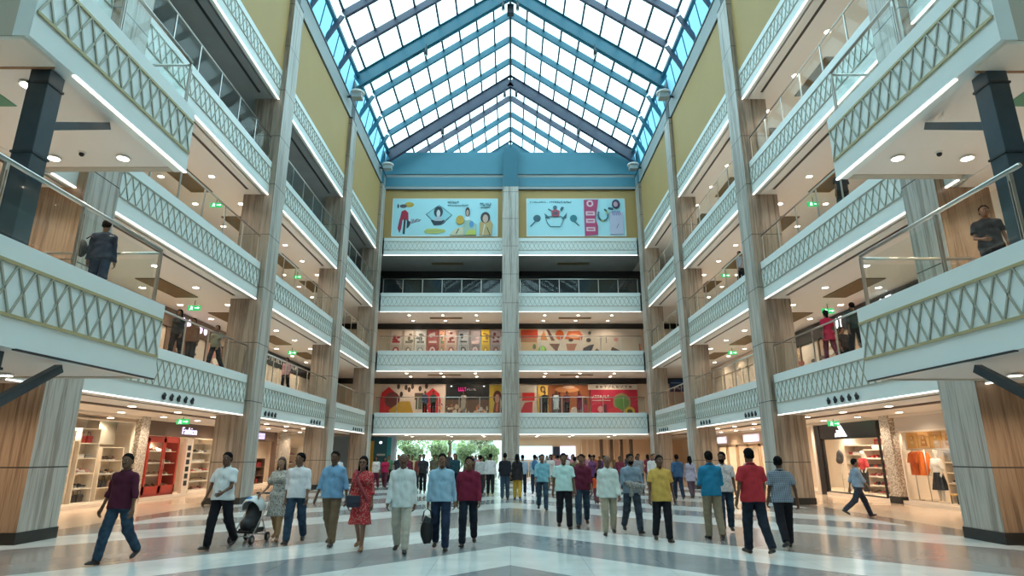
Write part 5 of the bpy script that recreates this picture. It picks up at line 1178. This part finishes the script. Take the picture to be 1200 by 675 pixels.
P['d'] = person((-4.22, 12.68, 0), .08, 'man in a white shirt and blue jeans looking towards the stroller', h=1.68, stride=13, phase=-1, tc=cloth((.68, .68, .70)), sleeve='rolled', bc=jeans, skin=0, yaw=-42)
P['e'] = person((-3.44, 12.38, 0), -.12, 'man in a light blue shirt and brown trousers next to the woman in red', h=1.71, stride=13, phase=1, tc=cloth((.17, .34, .52)), sleeve='rolled', bc=brown_t, skin=3, wt=1.08, arms={-1: (6, 14, 16, 0), 1: (-4, 16, 18, 0)}, moustache=True)
P['f'] = person((-2.75, 11.84, 0), -.05, 'woman in a red floral dress with a navy shoulder bag', h=1.62, stride=14, phase=1, female=True, hair='long', top='dress', dress_hem=.47, sleeve='rolled', tc=cloth((.42, .035, .045), 'floral', (.50, .22, .18), 1.2), bottom='none', skin=1, glasses=True, dupatta=cloth((.34, .07, .08)), arms={-1: (-4, 9, 20, 0), 1: (-2, 9, 14, 0)}, shoe=TAN)
P['g'] = person((-1.95, 11.54, 0), 0, 'grey-haired man in a loose white shirt and cream trousers', h=1.66, stride=10, phase=1, tc=cloth((.60, .66, .66)), sleeve='long', hem=.78, bc=cream_t, skin=3, haircol=GREYHAIR, wt=1.06, yaw=10, moustache=True, hair='bald')
P['h'] = person((-1.28, 11.84, 0), .05, 'man in a pale blue shirt and navy jeans carrying a black bag', h=1.66, stride=12, phase=1, tc=cloth((.28, .45, .58)), sleeve='long', bc=navy, skin=0, arms={-1: (2, 8, 5, 0), 1: (-12, 10, 10, 0)})
P['i'] = person((-.81, 12.38, 0), 0, 'man in a dark red long-sleeved top and slim dark jeans', h=1.61, stride=14, phase=-1, tc=cloth((.17, .015, .04)), sleeve='long', bc=darkj, skin=0, hem=.86, wt=.98)
P['j'] = person((1.01, 20.2, 0), 0, 'man in a sky blue shirt and jeans walking towards the entrance alone', h=1.67, stride=14, phase=1, tc=cloth((.18, .42, .52)), sleeve='rolled', bc=jeans, skin=0, res=.02)
P['k'] = person((1.27, 15.15, 0), 0, 'heavy man in a pale mint shirt and black trousers', h=1.68, stride=13, phase=1, tc=cloth((.46, .66, .64)), sleeve='short', bc=blk, skin=3, wt=1.12, arms={-1: (-6, 12, 14, 0), 1: (8, 10, 20, 0)})
P['l'] = person((1.75, 15.6, 0), -.1, 'man in a deep maroon shirt behind the mint shirt', h=1.67, stride=17, phase=-1, tc=cloth((.11, .015, .035)), sleeve='rolled', bc=jeans, skin=0, yaw=-15, moustache=True)
P['m'] = person((2.15, 14.05, 0), -.08, 'old man in a loose white shirt and khaki trousers', h=1.62, stride=10, phase=-1, tc=cloth((.58, .66, .63)), sleeve='long', hem=.80, bc=cloth((.36, .32, .24)), skin=0, haircol=GREYHAIR, hair='bald', wt=1.04)
P['n'] = person((2.72, 14.35, 0), .12, 'man in a grey-blue shirt holding a folded jacket before him', h=1.67, stride=15, phase=1, tc=cloth((.20, .27, .34)), sleeve='rolled', bc=cloth((.04, .055, .075), 'denim'), skin=3, arms={-1: (8, 8, 84, .55), 1: (8, 10, 84, .55)}, beard=True)
P['o'] = person((3.05, 12.97, 0), .02, 'stout man in a yellow short-sleeved shirt and black trousers', h=1.63, stride=9, phase=1, tc=cloth((.58, .37, .09)), sleeve='short', hem=.80, bc=blk, skin=3, wt=1.12, moustache=True, arms={-1: (2, 12, 18, 0), 1: (-2, 12, 16, 0)})
P['p'] = person((4.19, 13.35, 0), math.pi, 'man seen from behind in a bright teal-blue shirt and khaki trousers', h=1.71, stride=5, phase=1, tc=cloth((.02, .19, .34)), sleeve='rolled', bc=khaki, skin=0, arms={-1: (6, 10, 80, .5), 1: (6, 10, 80, .5)}, hem=.84)
P['q'] = person((4.85, 14.5, 0), -.25, 'bearded man in a pale patterned shirt and jeans facing his companion', h=1.70, stride=8, phase=-1, tc=cloth((.58, .55, .54), 'floral', (.36, .30, .32), 1.2), sleeve='short', bc=jeans, skin=3, beard=True, yaw=-25)
P['r'] = person((4.31, 11.4, 0), math.pi+.1, 'man seen from behind in a red short-sleeved shirt and dark jeans', h=1.75, stride=11, phase=1, tc=cloth((.44, .035, .045)), sleeve='short', bc=darkj, skin=0, wt=1.06, hem=.84, arms={1: (0, 12, 16, 0), -1: (4, 10, 20, 0)})
P['s'] = person((5.15, 12.16, 0), math.pi-.15, 'man seen from behind in a blue and white checked shirt', h=1.62, stride=15, phase=-1, tc=cloth((.09, .13, .19), 'plaid', (.46, .50, .52), 1.6), sleeve='short', bc=blk, skin=3, hem=.84, yaw=-25, arms={-1: (-8, 14, 20, 0), 1: (4, 10, 20, 0)})
P['t'] = person((9.79, 18.0, 0), math.pi/2-.1, 'man in a grey-blue shirt striding past the sports shop', h=1.58, stride=24, phase=1, tc=cloth((.26, .32, .40)), sleeve='rolled', bc=cloth((.03, .035, .05)), skin=1, res=.018)
P['u'] = person((6.51, 24.76, 0), math.pi, 'man seen from behind in a steel blue shirt by the fourth column', h=1.67, stride=11, phase=1, tc=cloth((.05, .11, .21)), sleeve='rolled', bc=navy, skin=0, res=.022, detail=False)

# --- things carried and pushed
hx, hy, hz_ = handpos(P['h'], -1)
bag = tag(empty('hand_bag', (hx, hy, 0)), 'black zipped bag hanging from the hand of the man in pale blue', 'bag')
np_mesh('bag_body', [nets(lambda Q: np.maximum(ell(Q, (0, 0, .17+hz_*0+.17), (.115, .07, .25)), -Q[:, 2]+.12)+.004*np.sin(Q[:, 0]*60), (-.22, -.14, .05), (.22, .14, .62), .014)], cmat((.012, .012, .014), .6), bag)
m = MB()
for s in (-1, 1): m.tube([(-.09, s*.03, .50), (-.06, s*.02, hz_-.06), (0, 0, hz_-.015), (.06, s*.02, hz_-.06), (.09, s*.03, .50)], .010, 6)
m.build('handles', M['black'], bag); m = MB(); m.tube([(-.13, -.062, .47), (0, -.072, .49), (.13, -.062, .47)], .006, 5); m.build('zip', M['darksteel'], bag)
fx, fy = -2.75, 11.84
sb = tag(empty('shoulder_bag', (fx-.09, fy-.21, .84)), 'navy flap bag on the hip of the woman in red', 'bag')
MB().box(-.12, .12, -.045, .045, -.09, .11).build('bag_body', cmat((.015, .02, .04), .5), sb, bevel=.025); MB().box(-.125, .125, -.057, -.04, -.01, .115).build('flap', cmat((.02, .028, .05), .5), sb, bevel=.008)
m = MB(); m.tube([(-.10, .02, .10), (-.05, .02, .32), (.04, -.01, .46), (.15, .08, .60), (.18, .17, .64)], .010, 6); m.build('strap', cmat((.015, .02, .04), .5), sb)
st = tag(empty('stroller', (-5.16, 12.92, 0), -.10), 'white and black baby stroller with a blue patch on its hood', 'stroller'); st.scale = (.88, .88, .9)
def sh_mat(c): return cmat(c, .6)
np_mesh('hood', [nets(lambda Q: np.maximum(np.abs(ell(Q, (0, .02, .72), (.23, .30, .24)))-.012, np.maximum(-(Q[:, 2]-.66), -(Q[:, 1]+.10)*.8-(Q[:, 2]-.78)*.5-.05)), (-.28, -.36, .55), (.28, .4, 1.02), .016)], sh_mat((.66, .68, .68)), st)
MB().ball((-.03, -.13, .90), (.09, .06, .055)).build('blue_patch', sh_mat((.02, .20, .50)), st)
np_mesh('seat', [nets(lambda Q: union([cap(Q, (0, .10, .70), (0, .0, .42), .16, .18), cap(Q, (0, .0, .42), (0, -.22, .38), .17, .14)], .03), (-.25, -.42, .15), (.25, .32, .92), .018)], sh_mat((.02, .022, .025)), st)
m = MB()
for s in (-1, 1): m.tube([(s*.21, .48, 1.0), (s*.22, .22, .74), (s*.22, -.38, .13)], .014, 8); m.tube([(s*.22, .02, .52), (s*.23, .28, .12)], .014, 8)
m.tube([(-.22, -.38, .16), (.22, -.38, .16)], .012, 6); m.tube([(-.23, .28, .14), (.23, .28, .14)], .012, 6); m.build('chassis', M['steel'], st)
m = MB(); m.tube([(-.21, .48, 1.0), (.21, .48, 1.0)], .02, 8); m.build('push_bar', M['black'], st); MB().box(-.19, .19, -.22, .24, .20, .30).build('basket', sh_mat((.03, .03, .03)), st, bevel=.02); MB().bar((-.16, -.42, .26), (.16, -.42, .26), .03, .10).build('foot_rest', M['black'], st)
for (x, y) in ((-.24, -.40), (.24, -.40), (-.25, .30), (.25, .30)):
    w_ = MB(); w_.tube([(x-.022, y, .095), (x+.022, y, .095)], .095, 18); wo = w_.build('wheel', M['black'], st); m = MB(); m.tube([(x-.026, y, .095), (x+.026, y, .095)], .045, 12); m.build('hub', M['steel'], wo)
jk = tag(empty('folded_jacket', (2.72+.02, 14.35-.36, 1.0)), 'grey patterned jacket folded over the arms of the man in grey-blue', 'jacket')
np_mesh('folded_cloth', [nets(lambda Q: union([cap(Q, (-.16, 0, .05), (.16, 0, .0), .07, .06), cap(Q, (-.05, .0, .0), (-.10, .0, -.17), .07, .05), cap(Q, (.08, .0, .0), (.10, .0, -.12), .06, .05)], .03)+.006*np.sin(Q[:, 0]*50+Q[:, 2]*30), (-.28, -.14, -.28), (.28, .14, .18), .014)], cloth((.20, .20, .20), 'floral', (.45, .42, .38), 1.5), jk)
# --- people further off: (x, y, z, height, facing, label, colours ...)
def far(x, y, label, tc, bc, face=None, h=1.66, z=0, female=False, hair=None, top='shirt', sleeve=None, group='people in the hall beyond', stride=None, phase=None, skin=0, res=.026, **k):
    q = random.Random(int(x*100+y*10)); group = group
    return person((x, y, z), face if face is not None else q.choice([0, 0, .2, -.2, math.pi]), label, group, h=h, tc=cloth(tc), bc=cloth(bc), female=female, hair=hair or ('long' if female else 'short'), top=top, sleeve=sleeve or q.choice(['short', 'long', 'rolled']),
                  stride=stride if stride is not None else q.choice([4, 10, 16]), phase=phase or q.choice([-1, 1]), skin=skin, res=res, detail=False, **k)
pi = math.pi; BK, NV, JN, CR = (.015, .016, .02), (.02, .03, .06), (.05, .09, .15), (.45, .42, .36)
far(-.22, 25.2, 'man seen from behind in a black tee and blue jeans beside the central column', (.02, .022, .03), (.04, .07, .11), pi, 1.72, stride=3)
far(.27, 25.2, 'woman in a long black top over yellow trousers beside the central column', (.025, .022, .025), (.55, .34, .05), pi, 1.68, female=True, hair='long', top='dress', dress_hem=.72, bottom='trousers', stride=4)
far(-.88, 28.0, 'man seen from behind in a white shirt and black trousers before the entrance', (.62, .64, .66), BK, pi, 1.70, stride=6)
far(-1.36, 28.7, 'man in a pale grey shirt half hidden behind the white shirt', (.50, .52, .53), (.05, .05, .06), pi, 1.64)
far(-2.6, 29.5, 'man in a dark teal shirt before the entrance', (.02, .06, .08), NV, 0, 1.72)
far(-2.0, 33.2, 'woman in a long brown coat dress before the entrance', (.10, .06, .05), (.08, .05, .05), 0, 1.62, female=True, top='dress', dress_hem=.40)
far(-1.45, 33.0, 'woman with long hair in a mauve tunic before the entrance', (.14, .08, .08), (.08, .05, .06), 0, 1.56, female=True, top='dress', dress_hem=.45)
far(-4.9, 30.2, 'man in a maroon tee at the head of the group of three', (.16, .03, .05), BK, 0, 1.66)
far(-4.45, 31.0, 'man in a rust shirt in the middle of the group of three', (.20, .05, .05), (.04, .04, .05), 0, 1.66)
far(-4.1, 29.8, 'man in black at the end of the group of three', (.03, .03, .035), BK, 0, 1.68)
far(-4.1, 34, 'man in an olive jacket walking in from the entrance', (.10, .09, .06), (.05, .05, .05), 0, 1.66); far(-3.9, 39.8, 'tall man standing in the entrance behind the pale blue shirt', (.05, .05, .06), BK, 0, 1.85)
far(-6.9, 32.5, 'woman in a white top and wine trousers by the corner column', (.60, .58, .56), (.16, .02, .05), 0, 1.60, female=True); far(-6.6, 33.3, 'woman in a crimson top by the corner column', (.42, .02, .08), (.10, .03, .05), 0, 1.58, female=True)
far(-7.7, 28.2, 'man in a white shirt beside the fourth column', (.60, .62, .64), (.06, .07, .10), 0, 1.64); far(-6.3, 35.5, 'man in a dark jacket beyond the corner column', (.04, .04, .05), BK, 0, 1.68)
far(.55, 28.6, 'man seen from behind in a pale blue shirt beside the column', (.36, .46, .58), NV, pi, 1.66); b1 = far(1.08, 28.2, 'man seen from behind in a light shirt with a blue backpack', (.42, .52, .62), NV, pi, 1.68)
bk = tag(empty('backpack', (1.08, 27.96, 1.02)), 'blue backpack on the man in the light shirt', 'backpack'); np_mesh('pack_body', [nets(lambda Q: ell(Q, (0, 0, .22), (.15, .10, .23)), (-.2, -.15, -.05), (.2, .15, .5), .025)], cmat((.04, .14, .30), .7), bk); m = MB(); m.tube([(-.1, .08, .40), (-.1, .16, .36)], .015, 5); m.tube([(.1, .08, .40), (.1, .16, .36)], .015, 5); m.build('straps', M['black'], bk)
far(3.05, 22.7, 'small girl in a bright orange top', (.70, .09, .02), (.12, .03, .05), pi, 1.05, female=True, group=None); far(9.75, 26.0, 'woman in a pale pink top by the glass doors', (.55, .40, .38), (.18, .06, .09), .4, 1.62, female=True, group=None)
far(7.2, 25.4, 'woman in a lilac print top beside the man in steel blue', (.42, .38, .48), (.10, .06, .08), pi, 1.62, female=True, top='dress', dress_hem=.7)
cols = [('white', (.60, .60, .58)), ('black', (.03, .03, .035)), ('maroon', (.17, .03, .05)), ('tan', (.34, .22, .13)), ('navy', (.03, .05, .11)), ('grey', (.25, .25, .26)), ('sky blue', (.26, .42, .52)), ('rust', (.32, .09, .04)), ('olive', (.14, .14, .07)), ('pink', (.50, .24, .27)), ('cream', (.52, .44, .32)), ('purple', (.14, .05, .14))]
q = random.Random(21); spots = []
while len(spots) < 42:
    Y_ = q.uniform(27, 56); X_ = q.uniform(.9+(.9 if Y_ > 41 else 0), min(8.9, 1.2+Y_*.20))
    if all((X_-a)**2+(Y_-b)**2 > .55 for a, b in spots) and not (40.8 < Y_ < 44.2) and abs(X_-1) > .5 and not (50 < Y_ < 51.3 and X_ > 6.6): spots.append((X_, Y_))
spots.sort(key=lambda p: p[1])
pant = [('black trousers', BK), ('blue jeans', JN), ('grey trousers', (.14, .14, .14)), ('tan trousers', (.26, .2, .13)), ('dark blue jeans', NV)]
seen = set()
for i, (X_, Y_) in enumerate(spots):
    fm = q.random() < .35
    while True:
        c = q.choice(cols); p_ = q.choice(pant); k_ = (fm, c[0], p_[0])
        if k_ not in seen: seen.add(k_); break
    far(X_, Y_, '%s in a %s %s and %s in the crowd beyond the central column' % ('woman' if fm else 'man', c[0], 'tunic' if fm else 'shirt', p_[0]), c[1], p_[1], None, q.uniform(1.56, 1.74), female=fm, top='dress' if fm else 'shirt', group='crowd beyond the central column', skin=q.randrange(4), res=.03 if Y_ > 36 else .026, **({'dress_hem': .68} if fm else {}))
# a few more before the entrance on the left
for (X_, Y_, lb, c, p_, fm) in [(-5.6, 36, 'man in a pale yellow shirt near the entrance', (.55, .48, .25), BK, 0), (-3.2, 37, 'woman in a peach tunic near the entrance', (.58, .36, .26), (.4, .3, .25), 1), (-1.9, 38, 'man in a rose shirt near the entrance', (.48, .22, .22), JN, 0), (-7.4, 38.5, 'man in a green shirt near the entrance', (.08, .18, .10), BK, 0), (-5.0, 45.8, 'man in a grey shirt in the doorway', (.25, .25, .26), BK, 0), (-2.6, 47, 'woman in a blue tunic in the doorway', (.10, .16, .32), BK, 1)]:
    far(X_, Y_, lb, c, p_, None, 1.66, female=bool(fm), top='dress' if fm else 'shirt', group='people before the entrance', **({'dress_hem': .68} if fm else {}))
# --- on the galleries
G = 'people on the galleries'
pl = person((-8.05, 11.35, T[1]), pi+.3, 'man in a dark navy jacket at the rail end of the left lower platform', G, h=1.62, stride=4, tc=cloth((.02, .03, .055)), bc=navy, res=.02, detail=False, skin=0)
bk = tag(empty('backpack', (-8.36, 11.22, T[1]+.82)), 'black shoulder pack beside the man on the left platform', 'backpack'); np_mesh('pack_body', [nets(lambda Q: ell(Q, (0, 0, .20), (.08, .11, .18)), (-.2, -.2, -.05), (.2, .2, .5), .025)], cmat((.02, .02, .022), .7), bk); m = MB(); m.tube([(.05, 0, .40), (.14, 0, .46), (.2, 0, .40)], .014, 5); m.build('strap', M['black'], bk)
person((9.0, 10.75, T[1]), -.5, 'man in a black tee leaning at the rail of the right lower platform', G, h=1.68, stride=4, tc=cloth((.018, .018, .024)), sleeve='short', bc=darkj, res=.018, arms={-1: (6, 9, 62, .5), 1: (2, 12, 24, .1)}, skin=0)
far(10.15, 19.1, 'woman in a red dress at the railing of the right first gallery', (.42, .02, .06), (.16, .03, .05), pi, 1.62, T[1], True, 'tied', 'dress', 'short', G, dress_hem=.68, res=.02)
far(10.6, 18.35, 'man in a dark green shirt at the railing of the right first gallery', (.03, .05, .05), BK, pi, 1.70, T[1], group=G, res=.02); far(10.9, 18.9, 'man in grey trousers beside the dark green shirt', (.06, .06, .08), (.22, .21, .2), pi, 1.68, T[1], group=G, res=.02)
far(12.0, 21.6, 'figure in black further back on the right first gallery', (.02, .02, .022), BK, 0, 1.6, T[1], group=G)
far(10.35, 26.1, 'person in a grey and white top at the railing of the right second gallery', (.30, .30, .34), BK, -pi/2, 1.66, T[2], group=G); far(10.6, 17.9, 'person in black at the railing of the right second gallery', (.03, .03, .035), BK, pi, 1.66, T[2], group=G)
far(11.5, 24.4, 'person in brown at the railing of the right third gallery', (.12, .07, .05), BK, pi, 1.66, T[3], group=G)
for (X_, Y_, lb, c) in [(-10.6, 19.0, 'woman in a black top', (.03, .03, .03)), (-10.8, 20.3, 'man in a brown shirt', (.16, .09, .06)), (-10.5, 21.4, 'man in a grey-green shirt', (.16, .17, .13)), (-10.9, 26.0, 'man in a tan shirt', (.3, .2, .12)), (-10.7, 29.0, 'woman in a pink top', (.45, .25, .25)), (-10.6, 36.2, 'man in a red shirt', (.4, .05, .04))]:
    far(X_, Y_, lb+' on the left first gallery', c, BK, None, 1.62, T[1], 'woman' in lb, group=G)
for (X_, lb, c, fm) in [(3.3, 'woman in a long white dress', (.62, .62, .62), 1), (4.1, 'man in a maroon shirt', (.16, .04, .05), 0), (2.5, 'man in a black shirt', (.03, .03, .03), 0), (5.0, 'woman in a wine tunic', (.2, .03, .07), 1), (-6.2, 'man in a navy shirt', (.05, .07, .12), 0), (-5.6, 'man in a dark green shirt', (.05, .08, .06), 0), (-3.4, 'woman in a beige tunic', (.42, .32, .24), 1)]:
    far(X_, 44.6, lb+' behind the railing of the back first gallery', c, (.2, .2, .2) if fm else BK, None, 1.62, T[1], bool(fm), group=G, top='dress' if fm else 'shirt', **({'dress_hem': .35} if fm else {}))
# litter bins and planters are absent; a small socket plate on a column foot
tag(MB().box(-.06, .06, -.012, 0, 0, .10).build('socket_plate', M['black'], None, (9.95, 22.5, .62)), 'small black socket plate low on the third column on the right', 'socket')
